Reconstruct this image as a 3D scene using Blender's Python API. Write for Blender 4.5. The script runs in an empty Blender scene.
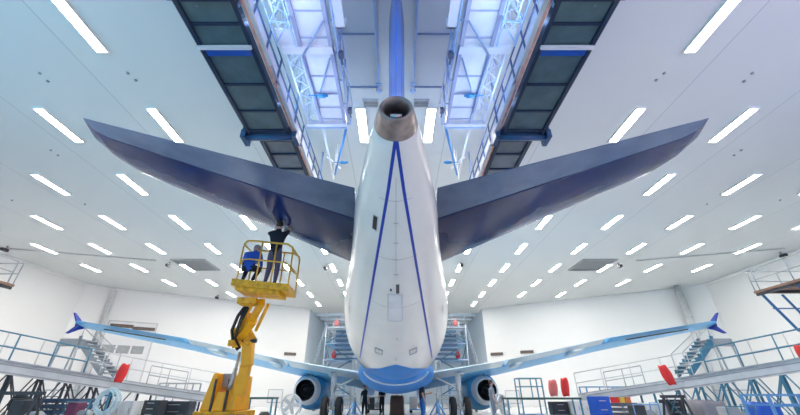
import bpy, bmesh, math, random
from mathutils import Vector, Matrix, Quaternion
random.seed(7)
V = Vector
C = bpy.context.scene.collection
PI = math.pi
# ---------------------------------------------------------------- camera model
F = 350.0; CX = 396.0; CY = 207.5; TH = math.atan(187.5/350.0); H = 1.2
CT, ST = math.cos(TH), math.sin(TH)
def ray(px, py):
    u = (px-CX)/F; v = (CY-py)/F
    return V((u, CT-v*ST, ST+v*CT))
def at(px, py, X=None, Y=None, Z=None, t=None):
    d = ray(px, py)
    if X is not None: t = X/d.x
    if Y is not None: t = Y/d.y
    if Z is not None: t = (Z-H)/d.z
    return V((0, 0, H))+d*t
CEIL = 11.2
# ---------------------------------------------------------------- materials
MATS = {}
def mat(name, col, rough=0.5, metal=0.0, var=0.06, scale=3.0, coat=0.0, bump=0.0, emit=None, es=0.0, alpha=1.0, spec=0.5):
    if name in MATS: return MATS[name]
    m = bpy.data.materials.new(name); m.use_nodes = True
    nt = m.node_tree; b = nt.nodes['Principled BSDF']
    b.inputs['Roughness'].default_value = rough
    b.inputs['Metallic'].default_value = metal
    b.inputs['Coat Weight'].default_value = coat
    b.inputs['Coat Roughness'].default_value = 0.05
    b.inputs['Specular IOR Level'].default_value = spec
    tc = nt.nodes.new('ShaderNodeTexCoord')
    nz = nt.nodes.new('ShaderNodeTexNoise'); nz.inputs['Scale'].default_value = scale; nz.inputs['Detail'].default_value = 4
    nt.links.new(tc.outputs['Object'], nz.inputs['Vector'])
    rp = nt.nodes.new('ShaderNodeValToRGB')
    rp.color_ramp.elements[0].position = 0.3; rp.color_ramp.elements[1].position = 0.7
    lo = [max(0, c*(1-var)) for c in col[:3]]; hi = [min(1, c*(1+var)) for c in col[:3]]
    rp.color_ramp.elements[0].color = (*lo, 1); rp.color_ramp.elements[1].color = (*hi, 1)
    nt.links.new(nz.outputs['Fac'], rp.inputs['Fac']); nt.links.new(rp.outputs['Color'], b.inputs['Base Color'])
    if bump:
        bp = nt.nodes.new('ShaderNodeBump'); bp.inputs['Strength'].default_value = bump
        nt.links.new(nz.outputs['Fac'], bp.inputs['Height']); nt.links.new(bp.outputs['Normal'], b.inputs['Normal'])
    if emit:
        b.inputs['Emission Color'].default_value = (*emit, 1); b.inputs['Emission Strength'].default_value = es
    if alpha < 1: b.inputs['Alpha'].default_value = alpha
    MATS[name] = m
    return m
def srgb(r, g, b):
    f = lambda c: (c/255/12.92) if c/255 <= 0.04045 else ((c/255+0.055)/1.055)**2.4
    return (f(r), f(g), f(b))
WHITE = mat('white_paint', (.80, .81, .83), .35, var=.02)
FUSE = mat('fuselage_white', (.86, .84, .80), .22, var=.035, scale=1.3, coat=.3)
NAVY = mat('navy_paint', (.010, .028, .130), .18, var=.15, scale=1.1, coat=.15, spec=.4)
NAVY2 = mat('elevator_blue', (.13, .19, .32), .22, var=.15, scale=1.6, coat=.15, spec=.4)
STRIPE = mat('stripe_blue', (.01, .05, .42), .35, var=.03)
FINB = mat('fin_blue', (.015, .11, .55), .3, var=.2, scale=.8, coat=.4)
BELLY = mat('belly_blue', (.004, .22, .68), .38, var=.1, spec=.3)
WINGB = mat('wing_pale_blue', (.19, .58, .95), .35, var=.05, spec=.3)
FLAPB = mat('flap_paler_blue', (.66, .84, .95), .28, var=.05, coat=.2)
DARK = mat('dark_metal', (.035, .04, .05), .45, var=.2)
BLACK = mat('black_rubber', (.015, .015, .018), .7, var=.2)
STEEL = mat('steel', (.5, .5, .52), .3, metal=.9)
BRONZE = mat('exhaust_metal', (.30, .25, .24), .35, metal=.85, var=.25, scale=5)
GALV = mat('galvanised', (.42, .46, .50), .45, metal=.35, var=.12)
TEAL = mat('teal_frame', (.06, .22, .33), .45, var=.1)
SKYF = mat('sky_blue_frame', (.12, .33, .62), .4, var=.1)
DOCKB = mat('dock_blue_steel', (.36, .50, .78), .4, var=.15)
DOCKW = mat('dock_white_panel', (.78, .76, .84), .45, var=.05)
PANEL = mat('dark_underside_panel', (.09, .16, .185), .38, var=.2, scale=2, metal=.1)
PFRAME = mat('dark_blue_frame', (.012, .03, .07), .4, var=.2)
COPPER = mat('copper_pipe', (.62, .33, .26), .35, metal=.5, var=.25, scale=4)
YEL = mat('lift_yellow', (.90, .43, .004), .38, var=.08)
YEL2 = mat('worn_yellow', (.86, .40, .01), .5, var=.35, scale=9)
RED = mat('red_fabric', (.75, .03, .03), .6, var=.12)
PINK = mat('pink_fabric', (.8, .25, .25), .7)
BLUEC = mat('blue_plastic', (.01, .09, .5), .45)
GREYP = mat('grey_paint', (.34, .36, .38), .5, var=.1)
LGREY = mat('light_grey', (.6, .62, .64), .5, var=.08)
TARP = mat('grey_sheet', (.25, .24, .27), .8, var=.12)
GREENT = mat('dark_green_top', (.02, .09, .085), .4)
BROWN = mat('brown_vent', (.16, .12, .11), .6, var=.4, scale=9)
LENS = mat('lamp_diffuser', (.95, .95, .92), .4, var=.0, emit=(1, .95, .86), es=30)
# ---------------------------------------------------------------- mesh collecting
ORG = {}
class MB:
    def __init__(s): s.v = []; s.f = []; s.mi = []; s.sm = []; s.cur = 0
    def add(s, vs, fs, smooth=False):
        o = len(s.v); s.v += [V(p) for p in vs]
        for f in fs: s.f.append([i+o for i in f]); s.mi.append(s.cur); s.sm.append(smooth)
        return s
    def box(s, c, d, rot=None):
        c = V(c); vs = []
        for x in (-.5, .5):
            for y in (-.5, .5):
                for z in (-.5, .5):
                    p = V((x*d[0], y*d[1], z*d[2]))
                    if rot is not None: p = rot @ p
                    vs.append(c+p)
        return s.add(vs, [(0,1,3,2),(4,6,7,5),(0,4,5,1),(2,3,7,6),(0,2,6,4),(1,5,7,3)])
    def bar(s, a, b, w, h=None, up=V((0,0,1))):
        a = V(a); b = V(b); h = h or w; d = b-a; L = d.length
        if L < 1e-6: return s
        d.normalize(); x = d.cross(up)
        if x.length < 1e-3: x = d.cross(V((0,1,0)))
        x.normalize(); z = x.cross(d)
        vs = []
        for p in (a, b):
            for sx, sz in ((-1,-1),(1,-1),(1,1),(-1,1)): vs.append(p+x*sx*w/2+z*sz*h/2)
        return s.add(vs, [(0,1,2,3),(7,6,5,4),(0,4,5,1),(1,5,6,2),(2,6,7,3),(3,7,4,0)])
    def tube(s, a, b, r, r2=None, n=10, cap=True):
        a = V(a); b = V(b); r2 = r if r2 is None else r2
        d = (b-a).normalized(); x = d.orthogonal().normalized(); y = d.cross(x)
        vs = []
        for p, rr in ((a, r), (b, r2)):
            for i in range(n):
                an = 2*PI*i/n; vs.append(p+(x*math.cos(an)+y*math.sin(an))*rr)
        fs = [(i, (i+1)%n, n+(i+1)%n, n+i) for i in range(n)]
        s.add(vs, fs, True)
        if cap: s.add(vs[:n], [list(range(n))[::-1]]); s.add(vs[n:], [list(range(n))])
        return s
    def path(s, pts, r, n=6, closed=False):
        pts = [V(p) for p in pts]; m = len(pts); vs = []; x = None
        for i, p in enumerate(pts):
            if closed: d = pts[(i+1)%m]-pts[i-1]
            else: d = pts[min(i+1, m-1)]-pts[max(i-1, 0)]
            d.normalize()
            if x is None: x = d.orthogonal()
            x = x-d*x.dot(d)
            if x.length < 1e-4: x = d.orthogonal()
            x.normalize(); y = d.cross(x)
            for k in range(n):
                an = 2*PI*k/n; vs.append(p+(x*math.cos(an)+y*math.sin(an))*r)
        fs = []
        for i in range(m if closed else m-1):
            j = (i+1)%m
            for k in range(n): fs.append((i*n+k, i*n+(k+1)%n, j*n+(k+1)%n, j*n+k))
        if not closed: fs += [list(range(n))[::-1], [(m-1)*n+k for k in range(n)]]
        return s.add(vs, fs, True)
    def loft(s, rings, cap0=True, cap1=True, smooth=True, closed=True):
        n = len(rings[0]); vs = [p for r in rings for p in r]; fs = []
        for i in range(len(rings)-1):
            for k in range(n if closed else n-1):
                fs.append((i*n+k, i*n+(k+1)%n, (i+1)*n+(k+1)%n, (i+1)*n+k))
        s.add(vs, fs, smooth)
        if cap0: s.add(rings[0], [list(range(n))[::-1]])
        if cap1: s.add(rings[-1], [list(range(n))])
        return s
    def lathe(s, c, axis, prof, n=24, cap=False):
        c = V(c); axis = V(axis).normalized(); x = axis.orthogonal().normalized(); y = axis.cross(x)
        rings = [[c+axis*h+(x*math.cos(2*PI*k/n)+y*math.sin(2*PI*k/n))*r for k in range(n)] for h, r in prof]
        return s.loft(rings, cap, cap)
    def ball(s, c, r, n=12, m=8, sc=(1,1,1), rot=None):
        c = V(c); vs = []; fs = []
        for i in range(m+1):
            a = PI*i/m
            for k in range(n):
                b = 2*PI*k/n
                p = V((r*sc[0]*math.sin(a)*math.cos(b), r*sc[1]*math.sin(a)*math.sin(b), r*sc[2]*math.cos(a)))
                if rot is not None: p = rot @ p
                vs.append(c+p)
        for i in range(m):
            for k in range(n): fs.append((i*n+k, (i+1)*n+k, (i+1)*n+(k+1)%n, i*n+(k+1)%n))
        return s.add(vs, fs, True)
    def build(s, name, mats, parent=None, bevel=0.0, recalc=True, merge=True):
        org = ORG.get(parent.name, V((0,0,0))) if parent else V((0,0,0))
        me = bpy.data.meshes.new(name)
        me.from_pydata([tuple(p-org) for p in s.v], [], s.f)
        if not isinstance(mats, (list, tuple)): mats = [mats]
        for m in mats: me.materials.append(m)
        for i, p in enumerate(me.polygons): p.material_index = s.mi[i]; p.use_smooth = s.sm[i]
        bm = bmesh.new(); bm.from_mesh(me)
        if merge: bmesh.ops.remove_doubles(bm, verts=bm.verts, dist=1e-5)
        if recalc: bmesh.ops.recalc_face_normals(bm, faces=bm.faces)
        bm.to_mesh(me); bm.free()
        o = bpy.data.objects.new(name, me); C.objects.link(o)
        if parent: o.parent = parent
        ORG[o.name] = org.copy()
        if bevel:
            md = o.modifiers.new('bevel', 'BEVEL'); md.width = bevel; md.segments = 2; md.limit_method = 'ANGLE'
        return o
def thing(name, loc, label, cat, group=None):
    o = bpy.data.objects.new(name, None); C.objects.link(o); o.location = V(loc); o.empty_display_size = .2
    ORG[o.name] = V(loc); o['label'] = label; o['category'] = cat
    if group: o['group'] = group
    return o
def tag(o, label, cat, group=None, kind=None):
    o['label'] = label; o['category'] = cat
    if group: o['group'] = group
    if kind: o['kind'] = kind
    return o
def struct(o): o['kind'] = 'structure'; return o
def recentre(o):
    """move a single-mesh thing's origin to its base"""
    me = o.data; xs = [v.co.x for v in me.vertices]; ys = [v.co.y for v in me.vertices]; zs = [v.co.z for v in me.vertices]
    c = V(((min(xs)+max(xs))/2, (min(ys)+max(ys))/2, min(zs)))
    me.transform(Matrix.Translation(-c)); o.location = c; ORG[o.name] = c.copy(); return o
def copy_tree(o, parent=None):
    c = o.copy(); C.objects.link(c)
    if parent: c.parent = parent
    for ch in list(o.children): copy_tree(ch, c)
    return c
# ================================================================ SETTING
def wall_mat(name, col, rough, seam=None, var=.02, spec=.5):
    m = mat(name, col, rough, var=var, scale=.15, spec=spec)
    if seam:
        nt = m.node_tree; b = nt.nodes['Principled BSDF']
        tc = nt.nodes.new('ShaderNodeTexCoord'); br = nt.nodes.new('ShaderNodeTexBrick')
        br.offset = 0; br.inputs['Scale'].default_value = 1
        br.inputs['Brick Width'].default_value = seam[0]; br.inputs['Row Height'].default_value = seam[1]
        br.inputs['Mortar Size'].default_value = .018; br.inputs['Mortar Smooth'].default_value = .3
        br.inputs['Color1'].default_value = (1,1,1,1); br.inputs['Color2'].default_value = (.97,.97,.98,1); br.inputs['Mortar'].default_value = (.62,.66,.70,1)
        mp = nt.nodes.new('ShaderNodeMapping'); mp.inputs['Location'].default_value = seam[2]
        if len(seam) > 3: mp.inputs['Rotation'].default_value = seam[3]
        nt.links.new(tc.outputs['Object'], mp.inputs['Vector']); nt.links.new(mp.outputs['Vector'], br.inputs['Vector'])
        mx = nt.nodes.new('ShaderNodeMix'); mx.data_type = 'RGBA'; mx.blend_type = 'MULTIPLY'; mx.inputs['Factor'].default_value = 1
        src = b.inputs['Base Color'].links[0].from_socket
        nt.links.new(src, mx.inputs[6]); nt.links.new(br.outputs['Color'], mx.inputs[7]); nt.links.new(mx.outputs[2], b.inputs['Base Color'])
    return m
FLOORM = wall_mat('epoxy_floor', (.74, .75, .77), .25)
CEILM = wall_mat('ceiling_panels', (.64, .67, .68), .55, seam=(4.3, 200, (2.15, 100, 0)))
WALLM = wall_mat('wall_cladding', (.86, .865, .87), .6)
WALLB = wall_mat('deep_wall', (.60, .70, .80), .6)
SX = 31.5
fl = struct(MB().box((0, 26, -.1), (2*SX+.6, 72.4, .2)).build('floor', FLOORM))
# ceiling outline follows the plan of the walls
pl = [(-SX,-10),(SX,-10),(SX,35),(29.9,37),(11.3,47),(11.3,62),(-11.3,62),(-11.3,47),(-29.9,37),(-SX,35)]
cm = MB(); n = len(pl)
vs = [(x,y,CEIL) for x,y in pl]+[(x,y,CEIL+.25) for x,y in pl]
cm.add(vs, [list(range(n)), list(range(2*n-1,n-1,-1))]+[(i,i+n,(i+1)%n+n,(i+1)%n) for i in range(n)])
struct(cm.build('ceiling', CEILM))
def wallseg(m, a, b, th=.3):
    a = V((a[0],a[1],0)); b = V((b[0],b[1],0)); d = (b-a).normalized(); nrm = V((d.y,-d.x,0))
    if nrm.dot(V((0,20,0))-(a+b)/2) > 0: nrm = -nrm
    a2 = a+nrm*th; b2 = b+nrm*th
    z0 = V((0,0,0)); z1 = V((0,0,CEIL))
    m.add([a,b,b2,a2,a+z1,b+z1,b2+z1,a2+z1], [(0,1,2,3),(7,6,5,4),(0,4,5,1),(1,5,6,2),(2,6,7,3),(3,7,4,0)])
for nm, segs, mm in (('wall_left', [((-SX,-10),(-SX,35)),((-SX,35),(-29.9,37))], WALLM),
                 ('wall_right', [((SX,-10),(SX,35)),((SX,35),(29.9,37))], WALLM),
                 ('wall_back_left', [((-29.9,37),(-11.3,47))], WALLM), ('wall_back_right', [((29.9,37),(11.3,47))], WALLM),
                 ('wall_pocket_left', [((-11.3,47),(-11.3,62))], WALLB), ('wall_pocket_right', [((11.3,47),(11.3,62))], WALLB),
                 ('wall_end', [((-11.3,62),(11.3,62))], WALLB)):
    m = MB()
    for a, b in segs: wallseg(m, a, b)
    struct(m.build(nm, mm))
# trim where wall meets ceiling, corner columns
for i, s in enumerate((-1, 1)):
    m = MB(); m.bar((s*(SX-.12), -9.5, CEIL-.12), (s*(SX-.12), 35, CEIL-.12), .2, .2)
    m.bar((s*29.8, 36.9, CEIL-.12), (s*11.4, 46.8, CEIL-.12), .2, .2)
    struct(m.build('trim_%d' % (i+1), WALLM))
    m = MB(); m.bar((s*29.7, 36.7, .0), (s*29.7, 36.7, CEIL-.25), .35, .35)
    struct(m.build('trim_%d' % (i+3), LGREY))
# beams in the deep pocket ceiling
m = MB()
for y in (50, 53, 56, 59): m.bar((-11.1, y, CEIL-.2), (11.1, y, CEIL-.2), .25, .38)
struct(m.build('trim_5', WALLB))
# back wall helpers: points on the slanted back wall
def onwall(px, py, s, off=.0):
    d = ray(px, py); o = V((0,0,H))
    a = V((s*29.9,37,0)); b = V((s*11.3,47,0)); e = (b-a).normalized(); nn = V((e.y,-e.x,0))
    if nn.y > 0: nn = -nn
    t = (a-o).dot(nn)/d.dot(nn)
    return o+d*t+nn*off, e, nn
# roll door on the left back wall with a row of panes
pTL,_,_ = onwall(112, 322, -1, .06); pTR,e,nn = onwall(157, 327, -1, .06)
EL = V((18.6,10,0)).normalized(); NL = V((EL.y,-EL.x,0))
def wallquad(m, p, w, z0, z1, th, E, N):
    q = V((p.x,p.y,0))
    vs = []
    for off in (0, th):
        for (a, z) in ((-w/2,z0),(w/2,z0),(w/2,z1),(-w/2,z1)): vs.append(q+E*a+N*off+V((0,0,z)))
    m.add(vs, [(0,1,2,3),(7,6,5,4),(0,4,5,1),(1,5,6,2),(2,6,7,3),(3,7,4,0)])
def roll_door(s, pxa, pxb, pya, idx):
    E = V((18.6,-s*10,0)).normalized(); N = V((E.y,-E.x,0))
    if N.y > 0: N = -N
    pa,_,_ = onwall(pxa, pya, s); pb,_,_ = onwall(pxb, pya, s)
    w = (pb-pa).length; c = (pa+pb)/2; ztop = (pa.z+pb.z)/2
    root = bpy.data.objects.new('door_%d' % idx, None); C.objects.link(root); root.location = (c.x,c.y,0); ORG[root.name] = V((c.x,c.y,0)); root['kind'] = 'structure'
    m = MB(); wallquad(m, c+N*.02, w, .02, ztop, .05, E, N); m.build('door_leaf', WHITE, root)
    m = MB()
    for k in (-.5, .5): wallquad(m, c+N*.06+E*(k*w), .12, .02, ztop+.1, .08, E, N)
    wallquad(m, c+N*.06, w, ztop, ztop+.12, .08, E, N)
    m.build('door_frame', LGREY, root)
    m = MB()
    for k in range(3): wallquad(m, c+N*.08+E*((k-1)*w*.29-w*.04), w*.25, 4.9, 5.65, .03, E, N)
    m.build('pane', GREYP, root)
roll_door(-1, 109, 158, 323, 1)
def wall_vent(px, py, s, w, label):
    E = V((18.6,-s*10,0)).normalized(); N = V((E.y,-E.x,0))
    if N.y > 0: N = -N
    p,_,_ = onwall(px, py, s)
    m = MB(); wallquad(m, p+N*.005, w, p.z-.16, p.z+.16, .16, E, N)
    for k in range(5): wallquad(m, p+N*.165, w*.96, p.z-.13+k*.06, p.z-.11+k*.06, .02, E, N)
    recentre(tag(m.build('wall_vent', BROWN), label, 'vent', 'slatted vents on the back wall'))
wall_vent(122, 326, -1, 2.0, 'slatted brown vent high on the left wall, nearer the left end')
wall_vent(144, 329, -1, 2.0, 'slatted brown vent high on the left wall, right of its twin')
wall_vent(247, 353, -1, 1.6, 'slatted brown vent above the left wing behind the yellow lift')
wall_vent(290, 354, -1, 1.4, 'slatted brown vent above the left engine')
wall_vent(497, 354, 1, 1.5, 'slatted brown vent above the right engine')
wall_vent(527, 352, 1, 1.5, 'slatted brown vent right of the right engine, above the wing')
# ================================================================ CEILING LIGHTS
LCX = [1.4, 5.6, 9.65, 14.1, 18.5, 22.8, 27.1]
def ceiling_lamp():
    root = thing('ceiling_light', (0,0,CEIL), '', 'ceiling light', 'linear ceiling lights')
    m = MB()
    for sx in (-1, 1): m.box((sx*.185, 1.05, CEIL-.035), (.04, 2.16, .09))
    for y in (0, 2.1): m.box((0, y, CEIL-.035), (.41, .05, .09))
    m.build('frame', mat('lamp_frame', (.9,.9,.88), .4), root)
    m = MB(); m.box((0, 1.05, CEIL-.03), (.33, 2.06, .04)); m.build('diffuser', LENS, root)
    return root
proto = ceiling_lamp(); used = False
names_col = {0:'beside the tail axis',1:'second column from the tail axis',2:'third column from the tail axis',3:'fourth column from the tail axis',4:'fifth column from the tail axis',5:'sixth column from the tail axis',6:'outermost column'}
names_row = ['nearest row','second nearest row','third nearest row','fourth nearest row','fifth nearest row','sixth nearest row','seventh nearest row','eighth nearest row','ninth nearest row','tenth nearest row']
for s in (-1, 1):
    for ci, cx in enumerate(LCX):
        for r in range(9):
            y0 = 5.65+4.65*r
            if cx > 11 and y0+2.1 > 47-(cx-11.3)*.54-.6: continue
            if ci == 6 and y0 > 33: continue
            # the photo shows nothing of lights hidden over the docks or beside the frame
            P = V((s*cx, y0+1, CEIL))-V((0,0,H)); dep = P.y*CT+P.z*ST; px = CX+F*P.x/dep; py = CY-F*(P.z*CT-P.y*ST)/dep
            if not (-25 < px < 825 and -25 < py < 415): continue
            if ci == 0 and r == 0: continue
            if ci == 1 and r in (0,): continue
            o = proto if not used else copy_tree(proto)
            used = True
            o.location = (s*cx, y0, CEIL)
            o['label'] = 'lit ceiling light panel, %s, %s %s' % (names_row[r], names_col[ci], 'on the left' if s < 0 else 'on the right')
# hatches, small sensors, cameras
for s, px, w in ((-1, 196, 0), (1, 592, 0)):
    a = at(px, 265, Z=CEIL-.03)
    root = thing('ceiling_hatch', (a.x,a.y,CEIL-.06), 'square grey ceiling hatch above the %s wing' % ('left' if s < 0 else 'right'), 'hatch', 'ceiling hatches')
    MB().box((a.x,a.y,CEIL-.02),(2.7,2.7,.03)).build('panel', mat('hatch_grey',(.16,.18,.20),.5), root)
    m = MB()
    for k in (-1,1): m.box((a.x+k*1.4,a.y,CEIL-.04),(.12,2.9,.08)); m.box((a.x,a.y+k*1.4,CEIL-.04),(2.7,.12,.08))
    m.build('frame', GREYP, root)
def sensor(px, py, label):
    a = at(px, py, Z=CEIL)
    m = MB(); m.lathe((a.x,a.y,CEIL), (0,0,-1), [(0,.0),(0,.055),(.04,.05),(.06,.03),(.07,.0)], n=10)
    recentre(tag(m.build('ceiling_sensor', GREYP), label, 'sensor', 'small round ceiling sensors'))
SENS = [(40,73,'outer of the pair between near lights'),(48,81,'inner of the pair between near lights'),(128,73,'upper of the pair above the tailplane'),(136,80,'lower of the pair above the tailplane'),
 (51,150,'upper of the pair outside the tailplane tip'),(58,155,'lower of the pair outside the tailplane tip'),(118,150,'upper of the pair below the tailplane'),(125,155,'lower of the pair below the tailplane'),
 (205,198,'single one under the middle of the tailplane'),(85,204,'single, between third and fourth light rows'),(12,200,'single one nearest the frame edge')]
for px, py, ds in SENS:
    for s in (-1, 1):
        qx = px if s < 0 else 2*CX-px
        sensor(qx, py, 'small grey ceiling sensor on the %s, %s' % ('left' if s < 0 else 'right', ds))
def camera_dome(px, py, label):
    a = at(px, py, Z=CEIL)
    root = thing('security_camera', (a.x,a.y,CEIL), label, 'camera', 'dark cameras under the ceiling')
    MB().box((a.x,a.y,CEIL-.11),(.1,.1,.26)).build('bracket', GREYP, root)
    MB().box((a.x,a.y-.1,CEIL-.34),(.24,.5,.22)).build('housing', DARK, root, bevel=.03)
camera_dome(8, 246, 'dark camera under the ceiling at the far left wall')
camera_dome(170, 262, 'dark camera just left of the left ceiling hatch')
camera_dome(218, 295, 'dark camera left of the yellow lift, under the ceiling')
camera_dome(326, 265, 'dark camera just left of the white fuselage')
camera_dome(461, 262, 'dark camera just right of the white fuselage')
camera_dome(618, 263, 'dark camera just right of the right ceiling hatch')
camera_dome(780, 252, 'dark camera under the ceiling at the far right wall')
for s in (-1, 1):   # thin conduit rails along the ceiling
    m = MB(); a = at(396+s*388, 248, Z=CEIL); b = at(396+s*240, 260, Z=CEIL)
    m.tube((a.x,a.y,CEIL-.06), (b.x,b.y,CEIL-.06), .05)
    for k in range(6):
        q = a.lerp(b, (k+.5)/6); m.box((q.x,q.y,CEIL-.03),(.12,.12,.06))
    recentre(tag(m.build('ceiling_conduit', LGREY), 'thin grey conduit under the %s end of the ceiling' % ('left' if s<0 else 'right'), 'conduit'))
# centre of the ceiling: rails, seams and louvres over the fin
for s in (-1, 1):
    side = 'left' if s < 0 else 'right'
    root = thing('ceiling_rail', (s*.62, 2.5, CEIL), 'pale blue ceiling rail just %s of the blue fin' % side, 'rail', 'ceiling rails beside the fin')
    MB().box((s*.62, 6.0, CEIL-.06), (.05, 7.0, .12)).build('track', DOCKB, root)
    m = MB()
    for y in (9.0, 9.3): m.box((s*.62, y, CEIL-.16), (.2, .06, .08))
    m.box((s*.62, 9.15, CEIL-.16), (.04, .4, .1)); m.build('end_stop', DOCKB, root)
    m = MB()
    for y in (9.25, 7.1): m.box((s*1.25, y, CEIL-.03), (1.15, .035, .06))
    o = m.build('ceiling_strip', mat('strip_grey_blue',(.20,.27,.42),.5)); recentre(tag(o, 'pair of thin blue cross strips on the ceiling %s of the fin' % side, 'strip'))
    root = thing('ceiling_louvre', (s*.98, 10.05, CEIL), 'brown rectangular ceiling louvre %s of the tail exhaust' % side, 'vent', 'brown louvres near the exhaust')
    MB().box((s*.98, 10.05, CEIL-.02), (.56, .34, .03)).build('backing', BROWN, root)
    m = MB()
    for k in (-1,1): m.box((s*.98+k*.29, 10.05, CEIL-.04), (.03, .4, .07)); m.box((s*.98, 10.05+k*.18, CEIL-.04), (.56, .03, .07))
    for k in range(4): m.box((s*.98, 9.94+k*.075, CEIL-.05), (.54, .012, .03))
    m.build('frame', LGREY, root)
# ================================================================ AIRPLANE
plane = thing('airplane', (0, 20, 0), 'white twin-engine airliner with navy tailplanes and pale blue wings, seen from behind', 'airplane')
SEC = [(4.75,5.56,.36,.36),(4.9,5.57,.395,.40),(5.5,5.48,.56,.58),(6.2,5.34,.73,.78),(7.2,5.12,.95,1.04),(8.6,4.84,1.15,1.30),(10,4.54,1.38,1.54),(11.3,4.29,1.62,1.76),(12.6,4.07,1.84,1.94),(14,3.86,1.97,2.05),(15.5,3.75,1.99,2.07),(18,3.7,1.98,2.07),(30,3.7,1.98,2.07),(34,3.7,1.98,2.07),(37,3.6,1.8,1.85),(39,3.4,1.35,1.35),(40.4,3.2,.7,.72),(41,3.15,.15,.15)]
def fsec(y):
    for i in range(len(SEC)-1):
        a, b = SEC[i], SEC[i+1]
        if a[0] <= y <= b[0]:
            t = (y-a[0])/(b[0]-a[0]); return [a[k]+(b[k]-a[k])*t for k in range(1,4)]
    return list((SEC[0] if y < SEC[0][0] else SEC[-1])[1:])
# smooth the profile with catmull-rom
def cat(y):
    i = 0
    while i < len(SEC)-2 and y > SEC[i+1][0]: i += 1
    p1, p2 = SEC[i], SEC[i+1]; p0 = SEC[max(i-1,0)]; p3 = SEC[min(i+2,len(SEC)-1)]
    h = p2[0]-p1[0]; t = (y-p1[0])/h; r = []
    for k in range(1,4):
        m1 = (p2[k]-p0[k])/max(p2[0]-p0[0],1e-6)*h; m2 = (p3[k]-p1[k])/max(p3[0]-p1[0],1e-6)*h
        r.append((2*t**3-3*t*t+1)*p1[k]+(t**3-2*t*t+t)*m1+(-2*t**3+3*t*t)*p2[k]+(t**3-t*t)*m2)
    return r
def fpt(y, ang, off=0.0):
    """ang 0 = bottom centre, + towards +X"""
    zc, rw, rh = cat(y)
    return V(((rw+off)*math.sin(ang), y, zc-(rh+off)*math.cos(ang)))
NS = 64
ys = [4.9+.2*i for i in range(int((18-4.9)/.2))]+[18,20,22,24,26,28,30,32,34,35,36,37,38,39,39.7,40.4,41]
m = MB(); m.loft([[fpt(y, 2*PI*k/NS) for k in range(NS)] for y in ys])
fus = m.build('fuselage', [FUSE, BELLY], plane)
def fstrip(pts, w, off=.006):
    m = MB(); rings = []
    for (y, a) in pts:
        zc, rw, rh = cat(y); da = w/max(rw,.3)/2
        rings.append([fpt(y, a-da, off), fpt(y, a, off), fpt(y, a+da, off)])
    m.loft(rings, False, False, closed=False); return m
def hit(px, py):
    d = ray(px, py); t = 4.0
    while t < 30:
        p = V((0,0,H))+d*t
        if 4.8 < p.y < 30:
            zc, rw, rh = cat(p.y)
            if (p.x/rw)**2+((p.z-zc)/rh)**2 < 1: return p
        t += .01
    return None
bl_ = []
for off in (0, 4, 8, 12, 16, 20, 24, 28, 31, 33):
    p = hit(CX+off, 364+4.0*min(1, off/16))
    if p: zc, rw, rh = cat(p.y); bl_.append((math.atan2(p.x/rw, -(p.z-zc)/rh), p.y))
def paint_edge(a):
    a = abs(a)
    for q, r in zip(bl_, bl_[1:]):
        if a <= r[0]: return q[1]+(r[1]-q[1])*max(0, a-q[0])/max(1e-4, r[0]-q[0])
    return bl_[-1][1]+(a-bl_[-1][0])*3
m = MB(); g = []
for i in range(41):
    u = i/40; g.append([])
    for k in range(61):
        a = -1.05+2.1*k/60; y0 = min(28, paint_edge(a)); g[-1].append(fpt(y0+(29-y0)*u**1.5, a, .012))
m.loft(g, False, False, closed=False); m.build('belly_paint', BELLY, fus)
for s in (-1, 1):
    # the stripe keeps an even width on the skin
    pts = []
    for i in range(46):
        py = 140+i*4.95
        h = 0.6+(7.7-.6)*(py-140)/50 if py < 190 else 7.7+(py-190)*.1685
        p = hit(CX+s*h, py)
        if p: zc, rw, rh = cat(p.y); pts.append((p.y, math.atan2(p.x/rw, -(p.z-zc)/rh)))
    fstrip(pts, .064).build('stripe', STRIPE, fus)
# belly fairing (blue), with its lip
m = MB(); rings = []
FB = [(13.9,2.12,.15,.08),(14.5,2.05,.75,.26),(15.4,2.05,1.2,.46),(16.5,2.12,1.5,.64),(18,2.2,1.75,.88),(20,2.2,1.95,.94),(26,2.2,2.0,.94),(28.5,2.2,1.9,.6),(30,2.1,1.0,.3)]
for y, zc, rw, rh in FB: rings.append([V((rw*math.sin(2*PI*k/40), y, zc-rh*math.cos(2*PI*k/40))) for k in range(40)])
m.loft(rings); fair = m.build('belly_fairing', BELLY, plane)
m = MB(); m.path([V((1.23*math.sin(a), 15.4+1.0*math.cos(a)-1.0, 2.05-.50*math.cos(a))) for a in [-1.4+.1*i for i in range(29)]], .03, n=6); m.build('fairing_lip', WHITE, fair)
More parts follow.
